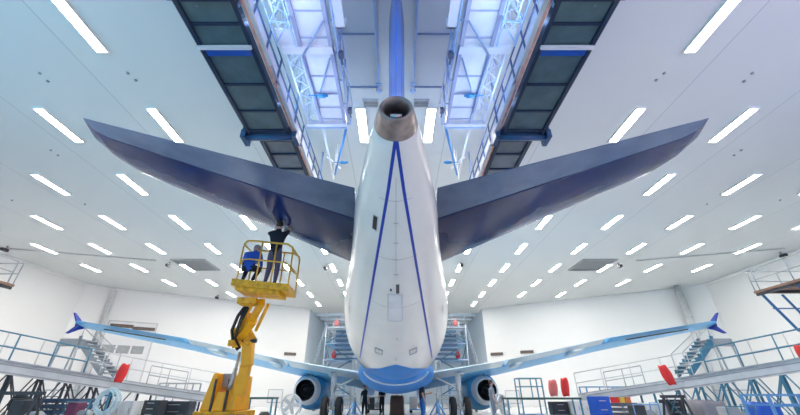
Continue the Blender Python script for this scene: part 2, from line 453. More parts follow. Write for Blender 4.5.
# seam lines and panels on the underside
LINE = mat('seam_grey', (.35,.36,.38), .5)
m = MB()
for y in (6.1, 7.6, 9.4):
    MB().path([fpt(y, a, .003) for a in [-.5+.1*i for i in range(11)]], .004, n=4).build('panel_seam', LINE, fus)
m = MB()
m.path([fpt(y, 0, .004) for y in [5.6+.2*i for i in range(14)]], .005, n=4)
for y in (6.6, 7.1, 7.6, 8.1): m.path([fpt(y, a, .004) for a in (-.06,-.03,0,.03,.06)], .007, n=4)
m.build('centre_seam', LINE, fus)
def patch(y0, y1, a0, a1, off, mt, name, parent, ny=8, na=8, frame=None):
    m = MB(); g = [[fpt(y0+(y1-y0)*i/ny, a0+(a1-a0)*k/na, off) for k in range(na+1)] for i in range(ny+1)]
    m.loft(g, False, False, closed=False); o = m.build(name, mt, parent)
    if frame:
        f = MB(); b = [g[0][k] for k in range(na+1)]+[g[i][na] for i in range(1,ny+1)]+[g[ny][k] for k in range(na-1,-1,-1)]+[g[i][0] for i in range(ny-1,0,-1)]
        f.path(b, frame[0], n=5, closed=True); f.build('panel_rim', frame[1], o)
    return o
patch(8.85, 10.0, -.17, .13, .004, mat('panel_white',(.80,.80,.82),.3), 'access_panel', fus, frame=(.014, LGREY))
patch(8.45, 8.8, .0, .07, .012, mat('panel_slot',(.10,.09,.09),.5), 'drain_slot', fus)
patch(8.62, 8.72, -.13, -.09, .012, DARK, 'drain_hole', fus)
patch(6.55, 6.9, -.62, -.48, .008, mat('panel_black',(.02,.02,.02),.4), 'outflow_valve', fus, frame=(.01, LGREY))
for s in (-1, 1):
    patch(11.75, 12.05, s*.32-.07, s*.32+.07, .012, mat('drain_white',(.7,.7,.7),.35), 'vent_flap', fus, frame=(.018, GREYP))
    patch(11.0, 11.4, s*1.15-.04, s*1.15+.04, .010, GREYP, 'side_vent', fus)
    # registration of rivet marks beside stripe
m = MB(); m.box(fpt(12.2,.0,.04), (.03,.25,.09)); m.box(fpt(10.9,.02,.03),(.05,.05,.06)); m.build('antenna', LGREY, fus)
# exhaust cone
def ring(c, r): return [c+V((r*math.sin(2*PI*k/NS),0,-r*math.cos(2*PI*k/NS))) for k in range(NS)]
m = MB(); rings = [[fpt(4.92, 2*PI*k/NS, .004) for k in range(NS)], ring(V((0,4.75,5.55)), .365), ring(V((0,4.55,5.52)), .315), ring(V((0,4.45,5.50)), .285), ring(V((0,4.43,5.50)), .265), ring(V((0,4.45,5.50)), .225), ring(V((0,4.88,5.52)), .20)]
m.loft(rings, False, False); cone = m.build('exhaust_cone', BRONZE, plane)
m = MB(); m.tube((0,4.88,5.52),(0,4.83,5.52),.2,n=32); m.build('exhaust_duct', BLACK, cone)
m = MB(); m.tube((-.10,4.5,5.36),(.10,4.5,5.36),.045,n=16); m.box((0,4.55,5.35),(.17,.10,.05)); m.build('duct_brace', STEEL, cone)
# airfoils
XC = [1,.9,.78,.65,.5,.35,.22,.12,.05,.015,0]
def yt(x, t): return 5*t*(.2969*math.sqrt(x)-.126*x-.3516*x*x+.2843*x**3-.1015*x**4)
def foil(le, te, t, x0=0, x1=1, n=12, up=V((0,0,1))):
    le = V(le); te = V(te); ch = (te-le).length; P = []
    xs = [x0+(x1-x0)*(1-math.cos(PI*i/n))/2 for i in range(n+1)]
    for x in reversed(xs): P.append(le.lerp(te, x)+up*(yt(x,t)*ch+.002))
    for x in xs: P.append(le.lerp(te, x)-up*(yt(x,t)*ch*.85+.002))
    return P
def lerpsec(S, f):
    """S list of (le, te, thick); f 0..len-1"""
    i = min(int(f), len(S)-2); t = f-i; a, b = S[i], S[i+1]
    return (V(a[0]).lerp(V(b[0]),t), V(a[1]).lerp(V(b[1]),t), a[2]+(b[2]-a[2])*t)
# fin and rudder
FS = [((0,13.2,5.7),(0,6.9,5.9),.08),((0,10.6,7.9),(0,6.35,8.0),.11),((0,7.6,10.85),(0,5.2,10.95),.21)]
sec = [lerpsec(FS, f) for f in (0,.5,1,1.5,2)]
m = MB(); m.loft([foil(*q, x0=0, x1=.70, up=V((1,0,0))) for q in sec]); fin = m.build('fin', FINB, plane)
m = MB(); m.loft([foil(*q, x0=.71, x1=1, up=V((1,0,0))) for q in sec]); m.build('rudder', mat('rudder_blue',(.02,.16,.72),.3,var=.25,scale=.7,coat=.3), fin)
# tailplanes
for s in (-1, 1):
    ZR, ZT = 5.62, 6.40
    def sp(px, py, Z): p = at(px, py, Z=Z); return V((s*abs(p.x), p.y, Z))
    TEr, LEr = sp(354,188,ZR), sp(349,264,ZR); TEt, LEt = sp(83,118,ZT), sp(128,166,ZT)
    TEr.x = s*1.0; LEr.x = s*1.4
    S = [(LEr, TEr, .10), (LEr.lerp(LEt,.5), TEr.lerp(TEt,.5), .095), (LEr.lerp(LEt,.955), TEr.lerp(TEt,.955), .09), (LEr.lerp(LEt,1)+V((0,-.35,0)), TEr.lerp(TEt,.985), .07)]
    tipx = TEr.lerp(TEt,1)
    S.append((LEr.lerp(LEt,1.0)+V((0,-1.1,0)), tipx, .03))
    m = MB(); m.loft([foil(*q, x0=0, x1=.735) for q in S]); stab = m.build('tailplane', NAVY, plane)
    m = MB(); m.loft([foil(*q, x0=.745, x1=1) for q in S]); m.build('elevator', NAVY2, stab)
    m = MB()   # thin bright leading edge strip
    m.loft([foil(*q, x0=-.0, x1=.012, n=4) for q in S[:3]]);
    # root fairing plate
    m2 = MB(); m2.path([V((s*(cat(y)[1]*math.sqrt(max(0,1-((ZR-.1-cat(y)[0])/cat(y)[2])**2))+.01), y, ZR-.12)) for y in [7.0+.3*i for i in range(19)]], .035, n=6)
    m2.build('root_seal', LGREY, stab)
# wings
WR = {}
for s in (-1, 1):
    LE0 = V((s*1.7,28.4,1.80)); TE0 = V((s*1.7,22.0,2.25))
    LE1 = V((s*6.4,26.0,2.50)); TE1 = V((s*6.4,22.0,2.98))
    LE2 = V((s*12,22.9,3.62)); TE2 = V((s*12,20.4,4.02))
    LE3 = V((s*17.2,20.5,4.50)); TE3 = V((s*17.2,19.1,4.72))
    S = [(LE0,TE0,.155),(LE1,TE1,.165),(LE2,TE2,.18),(LE3,TE3,.14)]
    sec = [lerpsec(S,f) for f in (0,.5,1,1.5,2,2.5,3)]
    m = MB(); m.loft([foil(*q, x0=0, x1=.74) for q in sec]); wing = m.build('wing', WINGB, plane)
    for (f0, f1) in ((.08,.98),(1.02,1.93)):
        m = MB(); m.loft([foil(*lerpsec(S,f0+(f1-f0)*i/4), x0=.75, x1=1) for i in range(5)]); m.build('flap', FLAPB, wing)
    m = MB(); m.loft([foil(*lerpsec(S,1.97+(2.92-1.97)*i/4), x0=.75, x1=1) for i in range(5)]); m.build('aileron', WINGB, wing)
    # flap track fairings
    for f in (.45, 1.1, 1.65):
        le, te, th = lerpsec(S, f); q = le.lerp(te, .78)
        m = MB(); m.lathe(q+V((0,1.0,-.30)), (0,-1,.04), [(0,.01),(.3,.08),(.9,.13),(1.6,.11),(2.3,.05),(2.7,.01)], n=12)
        m.build('flap_fairing', FLAPB, wing)
    # dark lowered aileron strip near the tip
    le0, te0, _ = lerpsec(S, 2.15); le1, te1, _ = lerpsec(S, 2.72)
    m = MB(); m.bar(te0+V((0,.34,-.22)), te1+V((0,.30,-.20)), .16, .05); m.build('shroud_strip', DARK, wing)
    # wing tip fence
    tip = V((s*17.25, 19.9, 4.52))
    prof = [p*.62 for p in (V((0,1.0,0)), V((0,.2,.35)), V((0,-.55,.98)), V((0,-.75,1.0)), V((0,-.42,.25)), V((0,-.42,-.1)), V((0,-.85,-.72)), V((0,-.6,-.72)), V((0,.1,-.3)))]
    m = MB(); k = len(prof)
    aa = [tip+p+V((s*(.04+abs(p.z)*.35),0,0)) for p in prof]; bb = [q-V((s*.08,0,0)) for q in aa]
    m.add(aa+bb, [list(range(k)), list(range(2*k-1,k-1,-1))]+[(i,(i+1)%k,(i+1)%k+k,i+k) for i in range(k)])
    m.build('wingtip_fence', STRIPE, wing)
    # engine
    ec = at(396-s*-0+s*92, 389, Y=23.6); ec = V((s*5.75, 23.6, 1.75)); ec = at(396+s*91, 390, Y=23.6)
    m = MB()
    m.lathe(ec, (0,1,0), [(.72,.80),(.72,.83),(1.3,.99),(2.0,1.10),(3.0,1.15),(3.8,1.1),(4.3,1.0),(4.4,.92),(4.2,.86)], n=36)
    eng = m.build('engine_cowl', mat('cowl_blue',(.10,.42,.82),.25,metal=.1,var=.35,scale=.9), plane)
    m = MB(); m.lathe(ec, (0,1,0), [(0,.57),(.4,.60),(1.6,.62),(1.6,.2)], n=36); m.build('inner_duct', DARK, eng)
    m = MB(); m.lathe(ec, (0,1,0), [(0,.57),(0,.60),(.3,.70),(.72,.815)], n=36); m.build('exhaust_nozzle', WHITE, eng)
    m = MB(); m.lathe(ec+V((0,-.35,0)), (0,1,0), [(0.3,.30),(.5,.36),(1.9,.42)], n=28); m.lathe(ec+V((0,-.05,0)), (0,1,0), [(0,.29),(.3,.26),(.5,0)], n=28); m.build('core_nozzle', DARK, eng)
    m = MB(); m.lathe(ec+V((0,-.35,0)), (0,1,0), [(0,.01),(.2,.08),(.6,.17),(.9,.2)], n=20); m.build('exhaust_plug', DARK, eng)
    m = MB()
    for k in range(20):
        a = 2*PI*k/20; r0 = V((math.cos(a),0,math.sin(a)))
        m.bar(ec+V((0,1.2,0))+r0*.4, ec+V((0,1.25,0))+r0*.60, .12, .02, up=V((0,1,.6)))
    m.build('fan_vanes', DARK, eng)
    m = MB(); m.loft([[V((ec.x+w, y, z)) for w, y, z in ((-.05,ec.y-.4,2.62),(.05,ec.y-.4,2.62),(.16,ec.y+.6,ec.z+.8),(.16,ec.y+3,ec.z+1.0),(.1,ec.y+4,2.3),(-.1,ec.y+4,2.3),(-.16,ec.y+3,ec.z+1.0),(-.16,ec.y+.6,ec.z+.8))]][:1]*1+[[V((ec.x+w*.9, y, z+.35)) for w, y, z in ((-.05,ec.y-.4,2.62),(.05,ec.y-.4,2.62),(.16,ec.y+.6,ec.z+.8),(.16,ec.y+3,ec.z+1.0),(.1,ec.y+4,2.3),(-.1,ec.y+4,2.3),(-.16,ec.y+3,ec.z+1.0),(-.16,ec.y+.6,ec.z+.8))]], smooth=False)
    m.build('pylon', WHITE, eng)
    # main landing gear
    gx = s*3.6; gy = 22.6
    m = MB(); m.tube((gx,gy,.55),(gx,gy,1.5),.10,n=14); m.tube((gx,gy,1.4),(gx,gy,2.35),.15,n=14); m.tube((gx-.42,gy,.55),(gx+.42,gy,.55),.07); m.tube((gx,gy,1.5),(gx-s*1.3,gy,2.1),.05); m.bar((gx,gy-.15,.8),(gx,gy-.3,1.2),.05); m.bar((gx,gy-.3,1.2),(gx,gy-.12,1.6),.05)
    gear = m.build('landing_gear', LGREY, plane)
    for k in (-1, 1):
        m = MB(); m.lathe((gx+k*.40-.18,gy,.57), (1,0,0), [(0,.3),(.02,.5),(.08,.56),(.28,.56),(.34,.5),(.36,.3)], n=28)
        w = m.build('wheel', BLACK, gear)
        m = MB(); m.lathe((gx+k*.40-.15,gy,.57), (1,0,0), [(0,0),(0,.27),(.30,.27),(.30,0)], n=20); m.build('wheel_hub', LGREY, w)
# nose gear
m = MB(); m.tube((0,36,.4),(0,36,2.0),.09); m.tube((-.3,36,.4),(.3,36,.4),.05); ng = m.build('landing_gear', LGREY, plane)
for k in (-1,1):
    m = MB(); m.lathe((k*.24-.1,36,.4),(1,0,0),[(0,.2),(.02,.36),(.06,.4),(.14,.4),(.18,.36),(.2,.2)],n=20); m.build('wheel', BLACK, ng)
for k in (-1,1): MB().bar((k*1.4,22.9,1.62),(k*1.4,22.0,1.15),.4,.04).build('gear_door', WHITE, plane)
# ================================================================ TAIL DOCKS UNDER THE CEILING
for s in (-1, 1):
    side = 'left' if s < 0 else 'right'
    ZB = 8.6
    root = thing('tail_walkway', (s*4.0, 4.3, ZB), 'dark panelled walkway hung above the %s tailplane' % side, 'walkway', 'dark walkways above the tailplanes')
    def bx(m, x0, x1, y0, y1, z0, z1): m.box((s*(x0+x1)/2,(y0+y1)/2,(z0+z1)/2),(abs(x1-x0),y1-y0,z1-z0)); return m
    # near section
    seams = [4.45, 5.0, 5.62, 6.75, 7.75, 8.6]
    for i in range(len(seams)-1):
        m = MB(); bx(m, 3.52, 4.62, seams[i]+.03, seams[i+1]-.03, ZB, ZB+.04); m.build('floor_panel', PANEL, root)
    m = MB()
    for x in (3.46, 4.68): bx(m, x-.05, x+.05, 4.3, 8.75, ZB-.06, ZB+.16)
    for y in seams: bx(m, 3.52, 4.62, y-.03, y+.03, ZB-.05, ZB+.1)
    bx(m, 3.36, 4.78, 4.05, 4.4, ZB-.14, ZB+.2)
    for x in (3.36, 4.86): m.tube((s*x, 4.15, ZB-.05), (s*(x+.12), 4.15, ZB-.05), .12, n=12)
    m.build('frame', PFRAME, root)
    m = MB(); bx(m, 3.45, 4.72, 5.52, 5.60, ZB-.13, ZB-.05); m.build('light_strip', WHITE, root)
    m = MB(); bx(m, 3.53, 4.61, 5.60, 5.82, ZB-.06, ZB-.02); m.build('kick_plate', FINB, root)
    # cross beam
    m = MB(); m.tube((s*3.2, 8.85, ZB-.12), (s*4.86, 8.85, ZB-.12), .10, n=14); bx(m, 3.25, 4.86, 8.6, 9.16, ZB+.02, ZB+.14); m.box((s*4.85, 8.9, ZB-.08),(.14,.5,.3)); m.box((s*3.22, 8.9, ZB-.08),(.14,.5,.3))
    m.build('cross_beam', mat('beam_blue',(.03,.10,.22),.35), root)
    # far section
    seams2 = [9.15, 9.9, 10.8, 11.7, 12.6, 13.4]
    for i in range(5):
        m = MB(); bx(m, 3.45, 4.36, seams2[i]+.03, seams2[i+1]-.03, ZB+.04, ZB+.08); m.build('floor_panel', mat('grey_underside_panel',(.16,.19,.23),.4,var=.2,scale=2), root)
    m = MB()
    for x in (3.39, 4.43): bx(m, x-.06, x+.06, 9.12, 13.5, ZB-.04, ZB+.16)
    for y in seams2: bx(m, 3.45, 4.36, y-.03, y+.03, ZB-.02, ZB+.1)
    m.build('frame', PFRAME, root)
    # inner fascia: pipes, posts, panels
    m = MB()
    m.tube((s*3.28, 4.1, ZB+.02), (s*3.28, 13.4, ZB+.02), .05, n=8)
    m.build('pipe', COPPER, root)
    m = MB(); m.tube((s*3.24, 4.1, ZB+.18), (s*3.24, 13.4, ZB+.18), .03, n=8); m.build('pipe', STEEL, root)
    m = MB()
    for zz in (.32, .75, 1.15): m.bar((s*3.30, 4.1, ZB+zz), (s*3.30, 13.4, ZB+zz), .035, .035)
    y = 4.1
    while y < 13.5: m.bar((s*3.30, y, ZB), (s*3.30, y, ZB+1.17), .04, .04); y += .93
    m.build('railing', mat('railing_blue',(.07,.11,.26),.4), root)
    for i in range(10):
        m = MB(); m.box((s*3.34, 4.1+.93*(i+.5), ZB+.53), (.02, .84, .36)); m.build('side_panel', DOCKW, root)
    m = MB()
    for y in (4.6, 8.9, 13.2):
        for x in (3.40, 4.3): MB().tube((s*x, y, ZB), (s*x, y, CEIL+.02), .04, n=8).build('hanger', DOCKB, root)
    m = MB()
    for k in range(3): m.box((s*3.2, 5.2+k*2.6, ZB+.02), (.10, 1.9, .07))
    m.build('strip_lamp_housing', LGREY, root)  # housings made up to carry the added blue fill lamps
    # ---- white inner dock
    ZD = 9.7
    root = thing('fin_dock', (s*2.2, 4.0, ZD), 'white panelled fin dock with blue lattice hung %s of the fin' % side, 'dock', 'white docks beside the fin')
    yy = [3.6, 4.7, 5.4, 6.15, 6.6, 7.45, 8.15, 8.75, 9.3]
    for i in range(len(yy)-1):
        m = MB(); bx(m, 1.86, 2.58, yy[i]+.02, yy[i+1]-.02, ZD, ZD+.05); m.build('deck_panel', DOCKW, root)
    m = MB()
    for x in (1.80, 2.63): bx(m, x-.05, x+.05, 3.6, 9.5, ZD-.06, ZD+.14)
    for y in yy: bx(m, 1.85, 2.58, y-.02, y+.02, ZD-.03, ZD+.05)
    m.build('deck_frame', mat('frame_violet',(.42,.43,.62),.45), root)
    for y, w in ((6.5,.22), (9.55,.14)):
        m = MB(); bx(m, 1.75, 3.16, y-w/2, y+w/2, ZD-.1, ZD+.08); m.build('cross_beam', DOCKW, root)
    m = MB(); bx(m, 1.72, 3.16, 9.63, 9.69, ZD-.12, ZD+.1); m.build('end_beam', DOCKB, root)
    # lattice between dock and walkway
    m = MB()
    def P(x, y, z): return V((s*x, y, z))
    for zz in (ZD+.02, ZD+.9):
        m.bar(P(3.1,3.7,zz), P(3.1,9.6,zz), .05); m.bar(P(2.7,3.7,zz), P(2.7,9.6,zz), .04)
    for i in range(10):
        y = 3.8+.58*i; m.bar(P(2.7,y,ZD+.02), P(3.1,y+.29,ZD+.02), .03); m.bar(P(3.1,y+.29,ZD+.02), P(2.7,y+.58,ZD+.02), .03)
        m.bar(P(3.1,y,ZD+.02), P(3.1,y+.29,ZD+.9), .03); m.bar(P(3.1,y+.29,ZD+.9), P(3.1,y+.58,ZD+.02), .03)
        m.bar(P(2.7,y,ZD+.02), P(2.7,y+.29,ZD+.9), .025); m.bar(P(2.7,y+.29,ZD+.9), P(2.7,y+.58,ZD+.02), .025)
    m.build('lattice', mat('lattice_pale',(.68,.75,.92),.4), root)
    # hanging bottom lattice bay near the camera
    m = MB()
    for y in (3.7, 4.3, 4.9, 5.5): m.bar(P(2.68,y,ZD-.3), P(3.15,y,ZD-.3), .035); m.bar(P(2.68,y,ZD-.3), P(3.15,y+.6,ZD-.3), .03); m.bar(P(2.68,y,ZD-.3),P(2.68,y,ZD),.03); m.bar(P(3.15,y,ZD-.3),P(3.15,y,ZD),.03)
    m.bar(P(2.68,3.5,ZD-.3), P(2.68,6.2,ZD-.3), .04); m.bar(P(3.15,3.5,ZD-.3), P(3.15,6.2,ZD-.3), .04)
    m.build('lattice', DOCKB, root)
    m = MB(); bx(m, 2.7, 3.18, 5.9, 6.45, ZD-.02, ZD+.03); m.build('side_platform', DOCKW, root)
    m = MB(); bx(m, 1.34, 1.58, 4.2, 5.9, ZD+.0, ZD+.04); bx(m, 1.34, 1.58, 5.86, 5.9, ZD, ZD+.4); m.build('step_panel', DOCKW, root)
    # inner guard rail with posts (toward the fin)
    m = MB()
    for zz in (.45, .95): m.tube(P(1.62,3.7,ZD+zz), P(1.62,9.6,ZD+zz), .022, n=6)
    for k in range(7): m.tube(P(1.62,3.7+.98*k,ZD), P(1.62,3.7+.98*k,ZD+.95), .022, n=6); m.bar(P(1.62,3.7+.98*k,ZD),P(1.8,3.7+.98*k,ZD),.04)
    m.tube(P(1.62,3.7,ZD-.0), P(1.62,9.6,ZD-.0), .03, n=6)
    m.build('guard_rail', DOCKB, root)
    for y in (6.7, 8.9):
        m = MB(); m.box(P(1.56,y,ZD+.0), (.14,.2,.12)); m.box(P(1.56,y+.2,ZD+.0),(.05,.25,.05)); m.build('latch', mat('latch_dark',(.08,.10,.18),.4), root)
    # diagonals under the deck
    m = MB(); m.tube(P(2.58,6.6,ZD-.12), P(1.85,5.6,ZD-.12), .03, n=8); m.tube(P(1.86,6.7,ZD-.14), P(2.52,8.3,ZD-.14), .025, n=8); m.tube(P(2.62,6.7,ZD-.1), P(2.58,8.9,ZD-.1), .03, n=8)
    m.build('brace', mat('brace_grey_blue',(.30,.38,.62),.4), root)
    # drop braces behind the end beam
    m = MB(); m.tube(P(1.80,9.75,ZD-.1), P(2.62,12.6,ZD-.15), .045, n=8); m.build('drop_brace', mat('brace_blue',(.08,.30,.66),.4), root)
    m = MB(); m.tube(P(2.62,9.75,ZD-.05), P(2.75,13.0,ZD-.1), .04, n=8); m.tube(P(2.75,11.4,ZD-.1), P(2.35,12.2,ZD-.1), .04, n=8); m.tube(P(2.62,12.55,ZD-.15),P(2.62,12.6,CEIL),.03,n=8); m.tube(P(2.75,13.0,ZD-.1),P(2.75,13.0,CEIL),.03,n=8); m.build('drop_brace', WHITE, root)
    # blue clamps
    for p in (P(2.45,8.05,ZD-.2), P(2.25,11.7,ZD-.15)):
        m = MB(); m.tube(p, p+V((-s*.22,0,0)), .06, .075, n=12); m.tube(p+V((-s*.22,0,0)), p+V((-s*.30,0,0)), .045, n=12); m.bar(p, p+V((s*.3,0,.02)), .03); m.build('clamp', BLUEC if False else mat('clamp_blue',(.05,.30,.60),.4), root)
    m = MB()
    for y in (4.2, 6.9, 9.5):
        for x in (1.78, 2.66, 3.12): MB().tube(P(x,y,ZD), P(x,y,CEIL+.02), .03, n=8).build('hanger', mat('hanger_pale',(.65,.7,.9),.4), root)
# ================================================================ PEOPLE
SKIN = mat('skin', (.55,.33,.24), .55, var=.05); HAIR = mat('hair_dark', (.02,.015,.012), .7)
EYE = mat('eye_white', (.8,.8,.8), .3); PUP = mat('pupil', (.02,.02,.02), .3)
def person(name, base, yaw, J, colors, label, shirt_sleeve='short', headlook=0.0, hair=HAIR, cap=None, group=None, hscale=1.0):
    """J: joint dict in local coordinates, x = person's left, y = back (faces -y); colors: shirt, trouser, shoe"""
    base = V(base)
    root = thing(name, base, label, 'person', group)
    R = Matrix.Rotation(yaw, 3, 'Z')
    bones = []; verts = []; rad = []; edges = []; idx = {}
    def jt(n, p, r):
        idx[n] = len(verts); verts.append(R @ (V(p)*hscale)); rad.append(r); return idx[n]
    D = dict(J)
    jt('pelvis', D['pelvis'], .165)
    spine = [('waist', .155), ('chest', .185), ('neckb', .095), ('neck', .058), ('head0', .078), ('head1', .100), ('head2', .062)]
    nk = V(D['neckb']); hd = V(D['head']); hv = (hd-nk).normalized()
    pos = {'waist':D['waist'],'chest':D['chest'],'neckb':nk,'neck':nk+hv*.07,'head0':nk+hv*.13,'head1':nk+hv*.22,'head2':nk+hv*.305}
    prev = 'pelvis'
    def seg(a, b, tagn): edges.append((idx[a], idx[b])); bones.append((idx[a], idx[b], tagn))
    for n_, r in spine:
        jt(n_, pos[n_], r); seg(prev, n_, 'shirt' if n_ in ('waist','chest','neckb') else 'skin'); prev = n_
    for sd in ('L', 'R'):
        sg = 1 if sd == 'L' else -1
        jt('sh'+sd, D['sh'+sd], .085); seg('chest','sh'+sd,'shirt')
        e = V(D['el'+sd]); sh = V(D['sh'+sd]); w = V(D['wr'+sd])
        jt('ua'+sd, sh.lerp(e,.55), .062); seg('sh'+sd,'ua'+sd,'shirt')
        jt('el'+sd, e, .043); seg('ua'+sd,'el'+sd,'shirt' if shirt_sleeve=='long' else 'skin')
        jt('fa'+sd, e.lerp(w,.4), .042); seg('el'+sd,'fa'+sd,'shirt' if shirt_sleeve=='long' else 'skin')
        jt('wr'+sd, w, .027); seg('fa'+sd,'wr'+sd,'shirt' if shirt_sleeve=='long' else 'skin')
        hdv = (w-e).normalized()
        side = hdv.cross(V((0,1,0)));
        if side.length < .2: side = hdv.cross(V((1,0,0)))
        side.normalize(); nrm = hdv.cross(side)
        palm = w+hdv*.07; jt('pm'+sd, palm, .033); seg('wr'+sd,'pm'+sd,'skin')
        for fi, (off, ln) in enumerate(((-.028,.070),(-.010,.082),(.010,.078),(.028,.062))):
            a = palm+hdv*.03+side*off; b = a+hdv*ln*.5+nrm*.006; c2 = b+hdv*ln*.42+nrm*.022
            jt('f%da'%fi+sd, a, .011); jt('f%db'%fi+sd, b, .0095); jt('f%dc'%fi+sd, c2, .008)
            seg('pm'+sd,'f%da'%fi+sd,'skin'); seg('f%da'%fi+sd,'f%db'%fi+sd,'skin'); seg('f%db'%fi+sd,'f%dc'%fi+sd,'skin')
        th0 = w+hdv*.035-side*.03; jt('t0'+sd, th0, .013); jt('t1'+sd, th0+hdv*.035-side*.03+nrm*.01, .011); jt('t2'+sd, th0+hdv*.06-side*.04+nrm*.025, .009)
        seg('wr'+sd,'t0'+sd,'skin'); seg('t0'+sd,'t1'+sd,'skin'); seg('t1'+sd,'t2'+sd,'skin')
        jt('hp'+sd, D['hp'+sd], .105); seg('pelvis','hp'+sd,'trouser')
        h0 = V(D['hp'+sd]); k = V(D['kn'+sd]); a = V(D['an'+sd])
        jt('th'+sd, h0.lerp(k,.45), .102); seg('hp'+sd,'th'+sd,'trouser')
        jt('kn'+sd, k, .072); seg('th'+sd,'kn'+sd,'trouser')
        jt('cf'+sd, k.lerp(a,.35), .07); seg('kn'+sd,'cf'+sd,'trouser')
        jt('an'+sd, a, .045); seg('cf'+sd,'an'+sd,'trouser')
        tdir = V(D.get('toe'+sd, (0,-1,0)))
        jt('hl'+sd, a+V((0,0,-.035))-tdir*.03, .045); jt('to'+sd, a+tdir*.17+V((0,0,-.05)), .035); seg('an'+sd,'hl'+sd,'shoe'); seg('hl'+sd,'to'+sd,'shoe')
    me = bpy.data.meshes.new('tmp'); me.from_pydata([tuple(v) for v in verts], edges, [])
    ob = bpy.data.objects.new('tmp', me); C.objects.link(ob)
    sk = ob.modifiers.new('s', 'SKIN'); sk.use_smooth_shade = True
    ss = ob.modifiers.new('u', 'SUBSURF'); ss.levels = 2; ss.render_levels = 2
    for i, sv in enumerate(me.skin_vertices[0].data): sv.radius = (rad[i]*hscale, rad[i]*hscale); sv.use_root = (i == 0)
    for nm in ('chest','waist','pelvis'):
        i = idx[nm]; me.skin_vertices[0].data[i].radius = (rad[i]*.95*hscale, rad[i]*.95*hscale)
    dg = bpy.context.evaluated_depsgraph_get(); ev = ob.evaluated_get(dg)
    bm_ = bpy.data.meshes.new_from_object(ev)
    bpy.data.objects.remove(ob)
    order = ['skin','shirt','trouser','shoe']
    for c_ in (SKIN, colors[0], colors[1], colors[2]): bm_.materials.append(c_)
    segs = [(verts[a], verts[b], (rad[a]+rad[b])/2*hscale, order.index(t)) for a, b, t in bones]
    for p in bm_.polygons:
        c3 = p.center; best = 1e9; bi = 0
        for a, b, r, t in segs:
            ab = b-a; L2 = ab.length_squared
            u = 0 if L2 < 1e-9 else max(0, min(1, (c3-a).dot(ab)/L2)); d = (c3-(a+ab*u)).length-r
            if d < best: best = d; bi = t
        p.material_index = bi; p.use_smooth = True
    body = bpy.data.objects.new('body', bm_); C.objects.link(body); body.parent = root; ORG[body.name] = base.copy()
    # head features
    hc = base+verts[idx['head1']]; upv = (R @ hv).normalized(); fwd0 = R @ V(D.get('face', (0,-1,0))); fwd = (fwd0-upv*fwd0.dot(upv)).normalized(); lf = upv.cross(fwd).normalized()
    Q = Matrix((lf, -fwd, upv)).transposed()
    m = MB(); m.ball(hc+upv*.028*hscale-fwd*.018, .112*hscale, 16, 10, (.92,1.0,1.02), Q)
    vs = m.v; fs = [f for f in m.f if not all(((vs[i]-hc).dot(fwd) > .045*hscale and (vs[i]-hc).dot(upv) < .075*hscale) or (vs[i]-hc).dot(upv) < -.055*hscale for i in f)]
    m.f = fs; m.mi = [0]*len(fs); m.sm = [True]*len(fs)
    m.build('hair', cap or hair, root)
    m = MB(); f0 = hc+fwd*.092*hscale
    m.ball(f0+fwd*.012-upv*.012, .017, 8, 6, (.8,1.2,1.3), Q); m.build('nose', SKIN, root)
    for sg in (-1,1):
        m = MB(); m.ball(f0+lf*sg*.033+upv*.012-fwd*.006, .013, 8, 6, (1.1,.6,.7), Q); m.cur = 1; m.ball(f0+lf*sg*.033+upv*.012, .006, 8, 6, (1,.9,1), Q); m.build('eye', [EYE, PUP], root)
        m = MB(); m.ball(hc+lf*sg*.100*hscale-upv*.005, .028, 8, 6, (.35,.7,1.1), Q); m.build('ear', SKIN, root)
    m = MB(); m.ball(f0-upv*.055-fwd*.010, .022, 8, 6, (1.1,.4,.3), Q); m.build('mouth', mat('lips',(.45,.18,.15),.5), root)
    if cap:
        m = MB(); m.ball(hc+upv*.075+fwd*.10, .08, 12, 6, (.95,.9,.12), Q); m.build('cap_visor', cap, root)
    return root
def standing(**k):
    J = dict(pelvis=(0,0,.95), waist=(0,.0,1.12), chest=(0,.01,1.34), neckb=(0,.01,1.49), head=(0,-.02,1.75),
             shL=(.175,.01,1.42), shR=(-.175,.01,1.42), elL=(.25,.03,1.14), elR=(-.25,.03,1.14), wrL=(.26,-.06,.90), wrR=(-.26,-.06,.90),
             hpL=(.09,0,.90), hpR=(-.09,0,.90), knL=(.11,-.02,.50), knR=(-.11,-.02,.50), anL=(.12,.02,.085), anR=(-.12,.02,.085))
    J.update(k); return J
C_BLK = mat('shirt_black',(.012,.015,.03),.8); C_GRY = mat('trousers_grey_purple',(.11,.10,.17),.8); C_BLU = mat('jacket_blue',(.01,.09,.55),.7); C_NAV = mat('trousers_navy',(.02,.03,.08),.8)
C_WORKB = mat('trousers_work_blue',(.02,.14,.42),.8); C_GT = mat('shirt_grey',(.22,.28,.36),.8); SHOE = mat('shoe_black',(.015,.015,.015),.6); BRH = mat('hair_brown',(.09,.05,.03),.7)
# ================================================================ BOOM LIFT
BY = 9.3   # basket depth
fz = 3.84
lift = thing('boom_lift', (-5.0, 12.2, 0), 'yellow articulated boom lift raising two workers to the left tailplane', 'boom lift')
bl = at(234, 283, Y=BY); br = at(297, 296, Y=BY)
bx0, bx1 = -4.30, -2.78; by0, by1 = 8.95, 9.75
cxm = (bx0+bx1)/2
